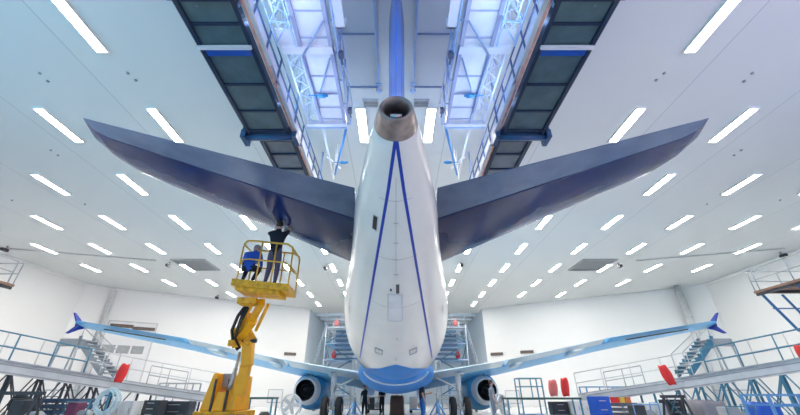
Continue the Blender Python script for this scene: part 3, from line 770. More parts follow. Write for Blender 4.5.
# the basket tips slightly down to its right
def BP(x, y, z): return V((x, y, z-(x-cxm)*.10))
m = MB()
def bbox(m, x0,x1,y0,y1,z0,z1):
    vs = [BP(x,y,z) for x in (x0,x1) for y in (y0,y1) for z in (z0,z1)]
    m.add(vs, [(0,1,3,2),(4,6,7,5),(0,4,5,1),(2,3,7,6),(0,2,6,4),(1,5,7,3)])
bbox(m, bx0,bx1,by0,by1,fz-.20,fz-.02); bbox(m, bx0+.12,bx1-.25,by0+.05,by1-.05,fz-.30,fz-.20)
bask = m.build('basket_floor', YEL2, lift, bevel=.02)
m = MB()
for y in (by0+.03, by1-.03):
    for zz, r in ((1.08,.028),(.55,.022)):
        pts = [BP(bx0+.12,y,fz+zz-.12), BP(bx0+.2,y,fz+zz-.02), BP(bx0+.34,y,fz+zz), BP(bx1-.2,y,fz+zz), BP(bx1-.06,y,fz+zz-.08), BP(bx1-.03,y,fz+zz-.22)]
        m.path(pts, r, n=8)
    for x in (bx0+.12, bx0+.62, bx1-.5, bx1-.03): m.tube(BP(x,y,fz-.05), BP(x,y,fz+(1.08 if bx0+.3<x<bx1-.1 else .9)), .022, n=8)
for x in (bx0+.12, bx1-.03):
    for zz in (.95,.45): m.tube(BP(x,by0+.03,fz+zz), BP(x,by1-.03,fz+zz), .022, n=8)
m.build('basket_rail', mat('rail_yellow',(.72,.42,.06),.45,var=.15), lift)
m = MB(); bbox(m, bx0+.14,bx0+.34,by1-.28,by1-.1,fz+.62,fz+.82); m.build('control_box', DARK, lift, bevel=.02)
# booms
A = BP(cxm-.15, 9.5, fz-.35); B = V((-4.55, 10.7, 2.75)); Cc = V((-4.65, 11.3, 2.9)); Dd = V((-4.35, 11.4, 1.3))
A = at(262, 302, Y=9.45); B = at(243, 336, Y=11.0)
m = MB(); m.bar(A, A.lerp(B,.55), .16, .20); jib = m.build('jib', YEL, lift, bevel=.015)
m = MB(); m.bar(at(252,304,Y=9.5), at(240,326,Y=10.7), .07, .09); m.bar(at(268,305,Y=9.5), at(256,330,Y=10.7), .07, .09); m.build('jib_strut', YEL, lift)
m = MB(); m.tube(at(246,306,Y=9.7), at(236,334,Y=11.0), .05, n=10); m.path([at(244,308,Y=9.7), at(238,316,Y=10.1), at(232,330,Y=10.8), at(233,342,Y=11.2), at(238,350,Y=11.3)], .045); m.path([at(248,308,Y=9.6), at(241,322,Y=10.3), at(235,338,Y=11.0), at(240,348,Y=11.3)], .035); m.build('hydraulic_hose', BLACK, lift)
m = MB(); m.box(at(249,302,Y=9.5),(.5,.4,.16)); m.build('rotator', YEL2, lift, bevel=.02)
m = MB(); m.bar(A.lerp(B,.45), at(241,334,Y=11.2), .24, .30); m.build('upper_boom', YEL, lift, bevel=.02)
k1 = at(240,330,Y=11.2); k2 = at(250,341,Y=11.35)
m = MB(); m.bar(at(236,328,Y=11.2), at(238,347,Y=11.3), .2, .3); m.bar(at(241,325,Y=11.2), at(252,344,Y=11.4), .26, .34); m.tube(at(232,346,Y=11.2), at(233,340,Y=11.2), .13, n=14); m.build('knuckle', YEL2, lift, bevel=.02)
m = MB(); m.tube(k1+V((-.25,0,0)), k1+V((.25,0,0)), .07, n=12); m.tube(k2+V((-.22,-.05,0)), k2+V((.22,-.05,0)), .06, n=12); m.build('pivot_pin', DARK, lift)
m = MB(); m.bar(at(249,338,Y=11.4), at(247,366,Y=11.4), .30, .30); m.build('riser_boom', YEL, lift, bevel=.03)
m = MB(); m.bar(at(247,362,Y=11.5), at(239,396,Y=11.5), .24, .28); m.build('lower_boom', YEL, lift, bevel=.02)
m = MB(); m.tube(at(240,352,Y=11.4), at(231,388,Y=11.5), .045, n=10); m.tube(at(236,368,Y=11.45), at(229,390,Y=11.5), .065, n=10); m.build('lift_cylinder', STEEL, lift)
# turret covers
tz0 = .80
def hood(x0, x1, y0, y1, z0, z1, sl, nm='engine_cover', mt=YEL):
    m = MB(); vs = [V((x0,y0,z0)),V((x1,y0,z0)),V((x1,y1,z0)),V((x0,y1,z0)),V((x0+sl,y0+.1,z1)),V((x1-sl*.3,y0+.1,z1)),V((x1-sl*.3,y1-.1,z1)),V((x0+sl,y1-.1,z1))]
    m.add(vs, [(0,1,2,3),(7,6,5,4),(0,4,5,1),(1,5,6,2),(2,6,7,3),(3,7,4,0)]); return m.build(nm, mt, lift, bevel=.04)
hood(-5.72,-5.36,11.7,13.0,.78,1.80,.16)
hood(-4.98,-4.70,11.7,12.9,.78,1.74,.03)
hood(-5.34,-5.0,11.62,12.6,.78,1.28,.03,'front_cover')
m = MB(); m.box((-5.32,12.4,1.60),(.3,.5,.4)); m.build('counterweight', GREYP, lift, bevel=.03)
m = MB(); m.box((-5.37,11.66,1.2),(.05,.06,.84)); m.box((-4.97,11.66,1.2),(.05,.06,.84)); m.build('edge_guard', DARK, lift)
m = MB(); m.box((-5.2,12.4,.70),(1.2,1.7,.16)); m.tube((-5.2,12.4,.45),(-5.2,12.4,.64),.5,n=24); m.build('turntable', YEL2, lift, bevel=.02)
m = MB(); m.box((-5.2,12.4,.42),(1.5,2.6,.3)); m.build('chassis', DARK, lift, bevel=.03)
for sx in (-1,1):
    for sy in (-1,1):
        m = MB(); m.lathe((-5.2+sx*.85-.14,12.4+sy*1.0,.36),(1,0,0),[(0,0),(0,.28),(.04,.36),(.24,.36),(.28,.28),(.28,0)],n=22); m.build('wheel', BLACK, lift)
# worker reaching to the tailplane: faces away and right
wa = BP(-3.42, 9.35, fz-.02)
J = standing(elR=(-.30,.02,1.60), shR=(-.17,-.02,1.46), wrR=(-.20,-.20,1.80), elL=(.30,-.14,1.52), wrL=(.16,-.36,1.72), shL=(.18,-.02,1.45), head=(.0,.05,1.74), face=(0,-.8,.5), knL=(.10,-.05,.5), anL=(.14,-.02,.085), anR=(-.12,.05,.085))
person('person', wa, PI*1.04, J, (C_BLK, C_GRY, SHOE), 'dark-haired worker in black T-shirt reaching up from the yellow basket', hscale=1.05)
wb = BP(-4.02, 9.30, fz-.02)
J = standing(pelvis=(0,.16,.42), waist=(0,.10,.56), chest=(0,-.04,.75), neckb=(0,-.12,.88), head=(0,-.26,1.08), shL=(.19,-.04,.82), shR=(-.19,-.04,.82), elL=(.25,-.10,.55), elR=(-.25,-.10,.55), wrL=(.18,-.32,.50), wrR=(-.18,-.32,.50),
             hpL=(.10,.12,.38), hpR=(-.10,.12,.38), knL=(.17,-.24,.46), knR=(-.17,-.24,.46), anL=(.13,.02,.085), anR=(-.13,.02,.085))
person('person', wb, PI*1.02, J, (C_BLU, C_BLK, SHOE), 'crouching worker in bright blue jacket at the left end of the basket', 'long', cap=mat('cap_grey',(.30,.27,.27),.7))
# ground crew
def ground(px, Y, yaw, cols, label, hair=HAIR, sleeve='short', hs=1.0, **k):
    p = at(px, 395, Y=Y); person('person', (p.x, Y, 0), yaw, standing(**k), cols, label, sleeve, hair=hair, hscale=hs)
ground(365, 24, .4, (C_BLK, C_BLK, SHOE), 'worker in dark clothes standing beside the left main wheels', hs=.96)
ground(382, 27, -.5, (C_BLK, C_BLK, SHOE), 'worker in dark clothes standing under the belly, left of centre', wrL=(.12,-.3,1.15), elL=(.26,-.05,1.13))
ground(422, 19, PI*.55, (C_BLK, C_WORKB, SHOE), 'worker in black shirt and blue overalls trousers under the right wing root', hs=1.06, elL=(.24,-.12,1.16), wrL=(.16,-.36,1.2), hair=BRH)
ground(492, 20, PI*.5, (C_GT, C_GT, SHOE), 'worker in grey-blue work clothes behind the right engine', hs=1.02, hair=BRH)
# ================================================================ STANDS, SCAFFOLDS
def rails(m, pts, z=1.0, r=.022, every=1.1, mid=True):
    for i in range(len(pts)-1):
        a, b = V(pts[i]), V(pts[i+1]); L = (b-a).length; n = max(1, round(L/every))
        for zz in ([z, z*.5] if mid else [z]): m.tube(a+V((0,0,zz)), b+V((0,0,zz)), r, n=6)
        for k in range(n+1): q = a.lerp(b, k/n); m.tube(q, q+V((0,0,z)), r, n=6)
# long sloping wing dock gangways on both sides
def wing_dock(s):
    side = 'left' if s < 0 else 'right'
    def Q(px, py, t): return at(CX+s*(CX-px), py, t=t)
    a = Q(-40, 361, 12.5); b = Q(108, 384, 15.5); c = Q(205, 398, 17.5)
    root = thing('access_gangway', V((b.x,b.y,0)), 'long grey access gangway with rails under the %s wing tip' % side, 'gangway', 'access gangways beside the wings')
    m = MB()
    for p, q in ((a,b),(b,c)):
        m.bar(p, q, .10, .40); m.bar(p+V((s*.3,1.5,0)), q+V((s*.3,1.5,0)), .10, .40)
    m.build('side_beam', LGREY, root)
    m = MB()
    for p, q in ((a,b),(b,c)):
        o = V((s*.15,.75,.17)); m.bar(p+o, q+o, 1.35, .06)
    m.build('deck', GALV, root)
    m = MB(); m.bar(a+V((0,-.07,.12)), b+V((0,-.07,.12)), .03, .04); m.bar(b+V((0,-.07,.12)), c+V((0,-.07,.12)), .03, .04); m.bar(a+V((0,-.07,-.14)), b+V((0,-.07,-.14)), .03, .04); m.bar(b+V((0,-.07,-.14)), c+V((0,-.07,-.14)), .03, .04); m.build('edge_strip', GREYP, root)
    m = MB(); u = V((0,0,.2)); d_ = b-a; b2 = a.lerp(b,.78)
    rails(m, [a+u, b2+u], 1.0, .028, 1.2); m.build('front_rail', TEAL, root)
    m = MB(); o = V((s*.3,1.5,.2)); rails(m, [a+o, b+o, c+o], 1.0, .022, 1.3); m.build('rear_rail', LGREY, root)
    m = MB(); rails(m, [b.lerp(c,.35)+u, b.lerp(c,.75)+u], .8, .022, .9); m.build('front_rail', GALV, root)
    # support trusses
    m = MB(); L = (b-a).length
    for k, f in enumerate((.12,.32,.52,.72,.92)):
        q = a.lerp(b, f)
        for o in (V((0,0,-.2)), V((s*.3,1.5,-.2))):
            m = MB(); g = V((q.x+o.x, q.y+o.y, 0)); m.bar(q+o, g, .07, .07)
            q2 = a.lerp(b, f+.17)+o
            m.bar(V((g.x,g.y,.1)), q2, .045, .045); m.bar(V((q2.x,q2.y,.1)), q+o, .045, .045)
            m.build('support_leg', DARK if s < 0 else TEAL, root)
    for f in (.3,.85):
        q = b.lerp(c, f)
        for o in (V((0,0,-.2)), V((s*.3,1.5,-.2))): MB().bar(q+o, V((q.x+o.x,q.y+o.y,0)), .07, .07).build('support_leg', DARK if s < 0 else TEAL, root)
    return a, b, c
GA = {s: wing_dock(s) for s in (-1, 1)}
def wing_stair(s):
    side = 'left' if s < 0 else 'right'
    def Q(px, py, Y): return at(CX+s*(CX-px), py, Y=Y)
    bot = Q(104, 373, 18.6); top = Q(82, 340, 18.6)
    root = thing('wing_stair', (bot.x, 18.9, 0), 'grey stair with platform climbing to the %s wing tip' % side, 'stair', 'stairs at the wing tips')
    w = .8
    m = MB(); N = 9
    for k in range(N+1):
        q = bot.lerp(top, k/N); m.box((q.x, 18.9, q.z), (.30, w, .05)); 
    m.build('tread', GALV, root)
    m = MB()
    for y in (18.9-w/2-.03, 18.9+w/2+.03):
        m.bar((bot.x,y,bot.z-.05), (top.x,y,top.z-.05), .05, .24)
        for k in range(N+1): q = bot.lerp(top,k/N); m.box((q.x,y,q.z+.1),(.16,.03,.16))
    m.build('stringer', TEAL if s > 0 else GREYP, root)
    m = MB()
    for y in (18.9-w/2, 18.9+w/2):
        m.tube((bot.x,y,bot.z+.9), (top.x,y,top.z+.9) if False else (top.x,y,top.z+.55), .022, n=6); m.tube((bot.x,y,bot.z),(bot.x,y,bot.z+.9),.022,n=6); m.tube((top.x,y,top.z),(top.x,y,top.z+.55),.022,n=6)
    m.build('handrail', GALV, root)
    pc = V((top.x+s*.42, 18.9, top.z))
    m = MB(); m.box(pc, (.95,1.0,.08)); m.box(pc+V((0,-.5,-.15)),(.95,.04,.34)); m.box(pc+V((0,.5,-.15)),(.95,.04,.34)); m.build('platform', GREYP, root)
    m = MB()
    for x in (-.42,.42):
        for y in (-.45,.45): m.bar(pc+V((x,y,0)), (pc.x+x*1.6, pc.y+y, 0), .06)
    for z in (.6,1.4,2.2):
        for y in (-.45,.45): m.bar((pc.x-.6,pc.y+y,z),(pc.x+.6,pc.y+y,z),.04)
    m.bar((bot.x,18.5,bot.z),(bot.x,18.5,0),.06); m.bar((bot.x,19.3,bot.z),(bot.x,19.3,0),.06)
    m.build('support_leg', GALV, root)
for s in (-1,1): wing_stair(s)
# scaffold towers beyond the tail
def scaffold(s):
    side = 'left' if s < 0 else 'right'
    x0, x1 = s*5.6, s*3.4; y0, y1 = 29.5, 32.5
    root = thing('scaffold_tower', ((x0+x1)/2, 31, 0), 'blue and white scaffold tower %s of the fuselage, over the wing root' % side, 'scaffold', 'scaffold towers beside the fuselage')
    m = MB()
    for x in (x0, x1):
        for y in (y0, y1): m.tube((x,y,0),(x,y,7.0 if y == y1 else 6.2),.05,n=8)
    for z in (1.2,2.4,3.6,4.8,6.0):
        for y in (y0,y1): m.tube((x0,y,z),(x1,y,z),.04,n=8)
        for x in (x0,x1): m.tube((x,y0,z),(x,y1,z),.04,n=8)
    m.build('tube_frame', mat('scaffold_pale',(.55,.62,.72),.4), root)
    m = MB()
    for i, z in enumerate((1.2,2.4,3.6,4.8)):
        a, b = (x0,x1) if i % 2 else (x1,x0); m.tube((a,y0,z),(b,y0,z+1.2),.04,n=8); m.tube((x0,y0 if i%2 else y1,z),(x0,y1 if i%2 else y0,z+1.2),.04,n=8)
    m.build('brace', TEAL, root)
    for z in (3.6, 4.8, 6.0):
        m = MB(); m.box(((x0+x1)/2,31,z+.06),(2.1,2.9,.06)); m.build('deck', LGREY if z>5 else SKYF, root)
    m = MB(); rails(m, [(x0,y0,6.1),(x1,y0,6.1)], 1.0, .03, 1.1); rails(m, [(x0,y0,4.9),(x1,y0,4.9)], .9, .03, 1.1); m.build('guard_rail', GALV, root)
    # sloping outer ladder
    m = MB(); a = V((x0+s*1.6,30,0)); b = V((x0+s*.1,30,6.3))
    for y in (-.3,.3): m.bar(a+V((0,y,0)), b+V((0,y,0)), .07)
    for k in range(20): q = a.lerp(b,k/20); m.bar(q+V((0,-.3,0)), q+V((0,.3,0)), .04)
    m.build('ladder', GALV, root)
    # stepped louvre panels on the inner side
    m = MB()
    for k in range(7): m.box((s*(4.1-.10*k), 28.9, 5.6-k*.33), (1.2+.2*k,.5,.12))
    m.build('stepped_guard', mat('louvre_blue',(.03,.09,.18),.4), root)
    # red and pink bags
    for (z, mt, lb) in ((6.18, PINK, 'pink bundle on the %s scaffold tower, on its top deck' % side), (3.72, RED, 'red bundle on the %s scaffold tower, on a lower deck' % side)):
        m = MB(); m.ball((s*4.9,30.0,z+.26),.26,12,8,(.8,.7,1.0)); m.ball((s*4.9,30.0,z+.52),.08,8,6)
        recentre(tag(m.build('cloth_bundle', mt), lb, 'bundle'))
for s in (-1,1): scaffold(s)
# high side platforms at the edges of the frame
def high_platform(s):
    side = 'left' if s < 0 else 'right'
    x0, zz, y1 = 17.45, 5.55, (17.0 if s > 0 else 15.8); y0 = 8.5; w = 3.0
    root = thing('side_platform', (s*(x0+w/2), (y0+y1)/2, 0), 'raised side platform with brown deck edge and %s legs at the %s frame edge' % ('blue' if s>0 else 'teal', side), 'platform')
    m = MB(); m.box((s*(x0+w/2), (y0+y1)/2, zz+.05), (w, y1-y0, .10)); m.build('deck', mat('deck_rust',(.30,.17,.12),.6,var=.2), root)
    m = MB()
    for x in (x0+.1, x0+w-.1): m.bar((s*x,y0,zz-.06),(s*x,y1,zz-.06),.08,.12)
    k = y0+.2
    while k < y1: m.bar((s*x0,k,zz-.06),(s*(x0+w),k,zz-.06),.06,.12); k += 1.1
    m.build('deck_beam', DARK, root)
    m = MB(); rails(m, [(s*(x0+.05),y0,zz+.1),(s*(x0+.05),y1-.3,zz+.1)], 1.0, .025, 1.5); rails(m, [(s*(x0+.05),y1-.05,zz+.1),(s*(x0+w),y1-.05,zz+.1)], 1.0, .025, 1.5); m.build('guard_rail', GALV, root)
    lm = TEAL if s < 0 else mat('leg_blue',(.03,.16,.42),.4)
    for y in ((y1-.2, y1-1.9, y1-3.6, y1-5.3) if s > 0 else (y1-3.2, y1-5.4)):
        m = MB(); m.bar((s*(x0+.15),y,zz-.1),(s*(x0+1.0),y,zz-1.75),.08); m.bar((s*(x0+1.0),y,zz-1.75),(s*(x0+w-.1),y,zz-1.75),.09); m.bar((s*(x0+1.1),y,zz-.1),(s*(x0+1.9),y,zz-1.75),.07)
        m.bar((s*(x0+.35),y,zz-.75),(s*(x0+w-.1),y,zz-.75),.05); m.bar((s*(x0+w-.1),y,zz-.1),(s*(x0+w-.1),y,0),.12)
        m.build('support_leg', lm, root)
for s in (-1,1): high_platform(s)
# wall downpipe at the right corner
pp = at(702, 286, Z=CEIL-.2); m = MB(); m.tube((29.2,35.9,0),(29.2,35.9,CEIL),.28,n=18)
for z in (2,5,8,10.8): m.tube((29.2,35.9,z),(29.2,35.9,z+.12),.33,n=18)
recentre(tag(m.build('downpipe', LGREY), 'round grey downpipe in the right far corner', 'pipe'))
# ================================================================ CLUTTER
def bag(px, py, Y, h, w, mt, label, lean=0.0, cat='bag', name='hanging_cover', group=None):
    p = at(px, py, Y=Y); rings = []
    for k in range(7):
        t = k/6; ww = w*(.65+.45*math.sin(PI*(t*.8+.1))); c = p+V((lean*(t-.5)*h, 0, (t-.5)*h))
        rings.append([c+V((ww/2*math.cos(a), .16*math.sin(a), .03*math.sin(3*a+k))) for a in [2*PI*i/12 for i in range(12)]])
    m = MB(); m.loft(rings); return recentre(tag(m.build(name, mt), label, cat, group))
bag(122, 373, 16.2, .68, .36, RED, 'red cover standing on the left gangway below the stair', .12)
bag(667, 375, 16.2, .72, .36, RED, 'red cover standing on the right gangway beside the stair', -.25)
bag(553, 388, 19.5, .7, .42, mat('red_white_cover',(.75,.18,.16),.6), 'red and white cover left of a plain red one by the blue rack', .1)
bag(565, 387, 19.7, .8, .38, RED, 'plain red cover right of the blue rack', .1)
bag(801, 351, 12.9, .36, .22, RED, 'red bundle on the right gangway rail at the frame edge', 0)
def table(px, Y, w, d, h, top, leg, label, name='work_table'):
    p = at(px, 395, Y=Y); root = thing(name, (p.x, Y, 0), label, 'table')
    MB().box((p.x,Y,h-.04),(w,d,.08)).build('table_top', top, root, bevel=.01)
    for sx in (-1,1):
        for sy in (-1,1): MB().box((p.x+sx*(w/2-.06),Y+sy*(d/2-.06),(h-.08)/2),(.06,.06,h-.08)).build('leg', leg, root)
    m = MB(); m.box((p.x,Y,h*.35),(w-.14,d-.14,.03)); m.build('shelf', leg, root)
table(262, 17.5, 1.3, .8, 1.12, GREENT, TEAL, 'dark green topped table just right of the yellow lift')
table(540, 18.5, 3.4, .9, 1.10, GREENT, TEAL, 'long dark green topped table in front of the blue rack')
table(345, 28.5, 1.6, .8, 1.0, LGREY, SKYF, 'grey table with blue legs between left gear and scaffold')
table(448, 28.5, 1.6, .8, 1.0, LGREY, SKYF, 'grey table with blue legs between right gear and scaffold')
def fan(px, py, Y, r, label):
    p = at(px, py, Y=Y); root = thing('drum_fan', (p.x,Y,0), label, 'fan', 'round white fans')
    m = MB(); m.lathe(p, (0,1,0), [(-.12,r-.04),(-.15,r),(.15,r),(.12,r-.04),(-.12,r-.04)], n=28); m.build('drum', WHITE, root)
    m = MB()
    for k in range(5):
        rr = r*(k+1)/5.3; m.path([p+V((rr*math.cos(a),-.13,rr*math.sin(a))) for a in [2*PI*i/20 for i in range(20)]], .008, n=4, closed=True)
    m.build('grille', LGREY, root)
    m = MB()
    for k in range(5): a = 2*PI*k/5; m.bar(p+V((math.cos(a)*.06,0,math.sin(a)*.06)), p+V((math.cos(a)*r*.85,.03,math.sin(a)*r*.85)), .18, .02, up=V((.3,1,0)))
    m.ball(p, .09, 10, 6); m.build('fan_blades', LGREY, root)
    m = MB(); m.bar((p.x-.3,Y-.05,.04),(p.x+.3,Y-.05,.04),.08); m.bar((p.x,Y-.35,.04),(p.x,Y+.35,.04),.08); m.bar((p.x,Y+.02,.04),(p.x,Y+.02,max(.1,p.z-r)),.08); m.build('stand', GREYP, root)
fan(291, 405, 20.5, .5, 'round white fan beside the left engine')
fan(500, 405, 20.5, .5, 'round white fan beside the right engine')
def cabinet(px, Y, w, d, h, z0, mt, label, ndoor=2, name='tool_cabinet', cat='cabinet', drawers=0):
    p = at(px, 395, Y=Y); root = thing(name, (p.x,Y,0), label, cat)
    m = MB(); m.box((p.x,Y,z0+(h-z0)/2),(w,d,h-z0)); m.build('body', mt, root, bevel=.02)
    if drawers:
        for k in range(drawers):
            z = z0+(h-z0)*(k+.5)/drawers; dr = MB().box((p.x,Y-d/2-.012,z),(w*.92,.03,(h-z0)/drawers*.86)).build('drawer', mt, root)
            MB().box((p.x,Y-d/2-.045,z),(w*.4,.03,.03)).build('handle', STEEL, dr)
    else:
        for k in range(ndoor):
            x = p.x+(k-(ndoor-1)/2)*w/ndoor; dr = MB().box((x,Y-d/2-.012,z0+(h-z0)/2),(w/ndoor*.92,.03,(h-z0)*.9)).build('door', mt, root)
            MB().box((x+w/ndoor*.3,Y-d/2-.045,z0+(h-z0)*.6),(.03,.03,.18)).build('handle', STEEL, dr)
    for sx in (-1,1):
        for sy in (-1,1): MB().tube((p.x+sx*(w/2-.08)-.03,Y+sy*(d/2-.08),z0/2),(p.x+sx*(w/2-.08)+.03,Y+sy*(d/2-.08),z0/2),z0/2,n=12).build('castor', BLACK, root)
    return root
cabinet(129.5, 17.0, 1.0, .6, .98, .14, LGREY, 'light grey ribbed cabinet under the left gangway by the hose coil')
cabinet(158, 17.6, .7, .6, 1.0, .14, DARK, 'dark cabinet under the left gangway, right of the grey one', drawers=4)
cabinet(181, 18.4, 1.3, .6, .95, .14, DARK, 'dark cabinet under the left gangway, nearest to the yellow lift', drawers=3)
cabinet(597, 17.5, .7, .6, 1.15, .14, BLUEC, 'bright blue cabinet at the inner end of the right gangway', drawers=3)
cabinet(648, 16.6, .8, .6, .9, .14, LGREY, 'light grey cabinet under the middle of the right gangway')
cabinet(575, 20.3, .8, .6, .95, .14, WHITE, 'white cabinet behind the long green table')
cabinet(668, 20.2, .8, .6, 1.0, .14, DARK, 'dark cabinet behind the dark trestle under the right gangway', drawers=4)
cabinet(556, 20.6, .8, .6, .9, .14, DARK, 'dark cabinet behind the green table, below the red covers', drawers=3)
cabinet(320, 34.0, 1.0, .6, 1.2, .14, DARK, 'dark cabinet far behind the left main wheels')
cabinet(470, 33.0, 1.0, .6, 1.2, .14, DARK, 'dark cabinet far behind the right main wheels')
def pad_stack(px, Y, w, n, mt, label0, grp, side):
    p = at(px, 395, Y=Y)
    words = ['bottom','second','third','fourth','fifth','topmost']
    for k in range(n):
        m = MB(); m.box((p.x+random.uniform(-.05,.05),Y,.07+k*.19),(w,.9,.12))
        for x in (-.4,0,.4): m.box((p.x+x*w,Y,.07+k*.19-.065-.0),(.12,.9,.035))
        wd = words[k] if k < n-1 else 'topmost'
        recentre(tag(m.build('pallet', mt, bevel=.01), '%s %s pallet of the stack under the %s gangway' % (wd, label0, side), 'pallet', grp))
pad_stack(66, 15.2, 1.9, 6, mat('pallet_navy',(.03,.06,.12),.5), 'dark navy', 'navy pallets under the left gangway', 'left')
pad_stack(625, 18.0, 1.2, 5, mat('pallet_grey',(.12,.13,.16),.5), 'dark grey', 'grey pallets under the right gangway', 'right')
# hose coil on a stand
p = at(107, 402, Y=14.0); root = thing('hose_reel', (p.x,14.0,0), 'pale blue hose coiled on a stand under the left gangway', 'hose')
m = MB()
pts = []
for i in range(9*28):
    a = 2*PI*i/28; r = .34+.05*math.sin(i*.37)+.03*math.cos(i*.11); pts.append(p+V((r*math.cos(a)*.95, -.12+.05*math.sin(i*.23)+.0008*i, r*math.sin(a)*1.05)))
m.path(pts, .022, n=6); m.build('coil', mat('hose_pale',(.50,.66,.72),.5), root)
m = MB(); m.bar((p.x,14.02,0),(p.x,14.02,p.z+.3),.06); m.bar((p.x-.3,14.02,.03),(p.x+.3,14.02,.03),.06); m.bar((p.x-.25,14.02,p.z+.2),(p.x+.25,14.02,p.z+.2),.05); m.bar((p.x,13.7,.03),(p.x,14.4,.03),.06); m.build('stand', TEAL, root)
# jack with wheel far left
def trestle(px, Y, w, h, mt, label):
    p = at(px, 395, Y=Y); root = thing('trestle', (p.x,Y,0), label, 'trestle')
    MB().box((p.x,Y,h),(w,.12,.1)).build('cross_bar', mt, root)
    for sx in (-1,1):
        m = MB(); m.bar((p.x+sx*w*.4,Y,h),(p.x+sx*w*.5,Y-.35,0),.06); m.bar((p.x+sx*w*.4,Y,h),(p.x+sx*w*.5,Y+.35,0),.06); m.bar((p.x+sx*w*.45,Y-.22,.4),(p.x+sx*w*.45,Y+.22,.4),.04); m.build('leg', mt, root)
trestle(15, 12.4, 1.8, 1.25, DARK, 'dark trestle under the left gangway at the frame edge')
trestle(222, 20.5, 1.2, 1.0, TEAL, 'teal trestle behind the yellow lift')
trestle(672, 15.4, .9, 1.15, DARK, 'dark trestle under the right gangway beside the covered load')
p = at(19, 403, Y=14.0); root = thing('wheel_dolly', (p.x,14,0), 'black spare tyre on a small dolly, far left under the gangway', 'dolly')
m = MB(); m.lathe((p.x,13.85,p.z),(0,1,0),[(0,.12),(0,.24),(.05,.29),(.2,.29),(.25,.24),(.25,.12)],n=24); m.build('tyre', BLACK, root)
m = MB(); m.box((p.x,14.0,.2),(.9,.5,.06)); m.bar((p.x,14.12,.2),(p.x,14.12,p.z+.1),.08); m.tube((p.x-.35,13.8,.09),(p.x-.35,14.2,.09),.08,n=12); m.tube((p.x+.35,13.8,.09),(p.x+.35,14.2,.09),.08,n=12); m.build('dolly_base', DARK, root)
# blue frame rack
def rack(px, Y, w, h, mt, label, n=2):
    p = at(px, 395, Y=Y); root = thing('frame_rack', (p.x,Y,0), label, 'rack')
    m = MB()
    for sx in (-1,1):
        for sy in (-1,1): m.bar((p.x+sx*w/2,Y+sy*.4,0),(p.x+sx*w/2,Y+sy*.4,h),.06)
    for sy in (-1,1):
        for z in (h, h*.8, h*.5): m.bar((p.x-w/2,Y+sy*.4,z),(p.x+w/2,Y+sy*.4,z),.05)
    for k in range(1,n): m.bar((p.x-w/2+w*k/n,Y-.4,h*.5),(p.x-w/2+w*k/n,Y-.4,h),.05)
    for sx in (-1,1): m.bar((p.x+sx*w/2,Y-.4,h),(p.x+sx*w/2,Y+.4,h),.05)
    m.build('frame', mt, root)
    for z in (.3, h*.5): MB().box((p.x,Y,z),(w-.06,.78,.04)).build('shelf', SKYF, root)
rack(530, 21.5, 1.2, 2.0, TEAL, 'blue-green open frame rack left of the red covers', 2)
rack(338, 33.6, .9, 1.9, SKYF, 'light blue open frame rack left of the belly', 1)
rack(455, 33.6, .9, 1.9, SKYF, 'light blue open frame rack right of the belly', 1)
rack(604, 22.3, 2.2, 1.6, SKYF, 'low light blue frame rack behind the right gangway end', 3)
rack(783, 10.8, 1.6, 1.20, SKYF, 'light blue frame at the lower right corner', 2)
rack(178, 21.3, 1.8, 1.75, GALV, 'open galvanised frame behind the left gangway', 2)
# small coloured boxes on right pallets
def box_thing(px, py, Y, d, mt, label, group=None, cat='box'):
    p = at(px, py, Y=Y); m = MB(); m.box((p.x,Y,p.z),d); m.box((p.x,Y,p.z+d[2]/2+.01),(d[0]*1.04,d[1]*1.04,.03))
    return recentre(tag(m.build('storage_box', mt, bevel=.01), label, cat, group))
# boxes resting on the grey pallet stack (top at about 1.0)
ptop = .07+4*.19+.06
for px, mt, cn in ((615, RED, 'red'), (621, mat('box_yellow',(.8,.55,.08),.5), 'yellow'), (627, mat('box_orange',(.75,.18,.05),.5), 'orange')):
    p = at(px, 402, Y=17.8); m = MB(); m.box((p.x,17.8,ptop+.11),(.22,.3,.2)); m.box((p.x,17.8,ptop+.215),(.235,.315,.02))
    recentre(tag(m.build('storage_box', mt), 'small %s box on the pallet stack under the right gangway' % cn, 'box', 'small boxes on the pallets'))
# covered load and blue bag
def covered(px, Y, w, d, h, mt, label):
    p = at(px, 395, Y=Y); rings = []
    for (t, f) in ((0,1.08),(.3,1.03),(.75,1.0),(.93,.94),(1,.8)):
        ring_ = []
        for i in range(24):
            a = 2*PI*i/24; ca, sa = math.cos(a), math.sin(a); sx = math.copysign(abs(ca)**.4, ca); sy = math.copysign(abs(sa)**.4, sa)
            rip = 1+.03*math.sin(i*2.6)*(1-t); ring_.append(V((p.x+sx*w/2*f*rip, Y+sy*d/2*f*rip, h*t+ (.05*math.sin(i*1.3) if t > .9 else 0)+ .002)))
        rings.append(ring_)
    m = MB(); m.loft(rings); return recentre(tag(m.build('covered_load', mt), label, 'covered load'))
covered(702, 15.5, 1.0, 1.0, 1.0, TARP, 'load under a grey sheet below the right gangway')
covered(757, 14.0, .8, .7, .95, BLUEC, 'load under a bright blue sheet below the right gangway')
covered(397, 26, .9, .8, 1.15, mat('sheet_brown',(.22,.13,.10),.8), 'load under a brown sheet beneath the belly')
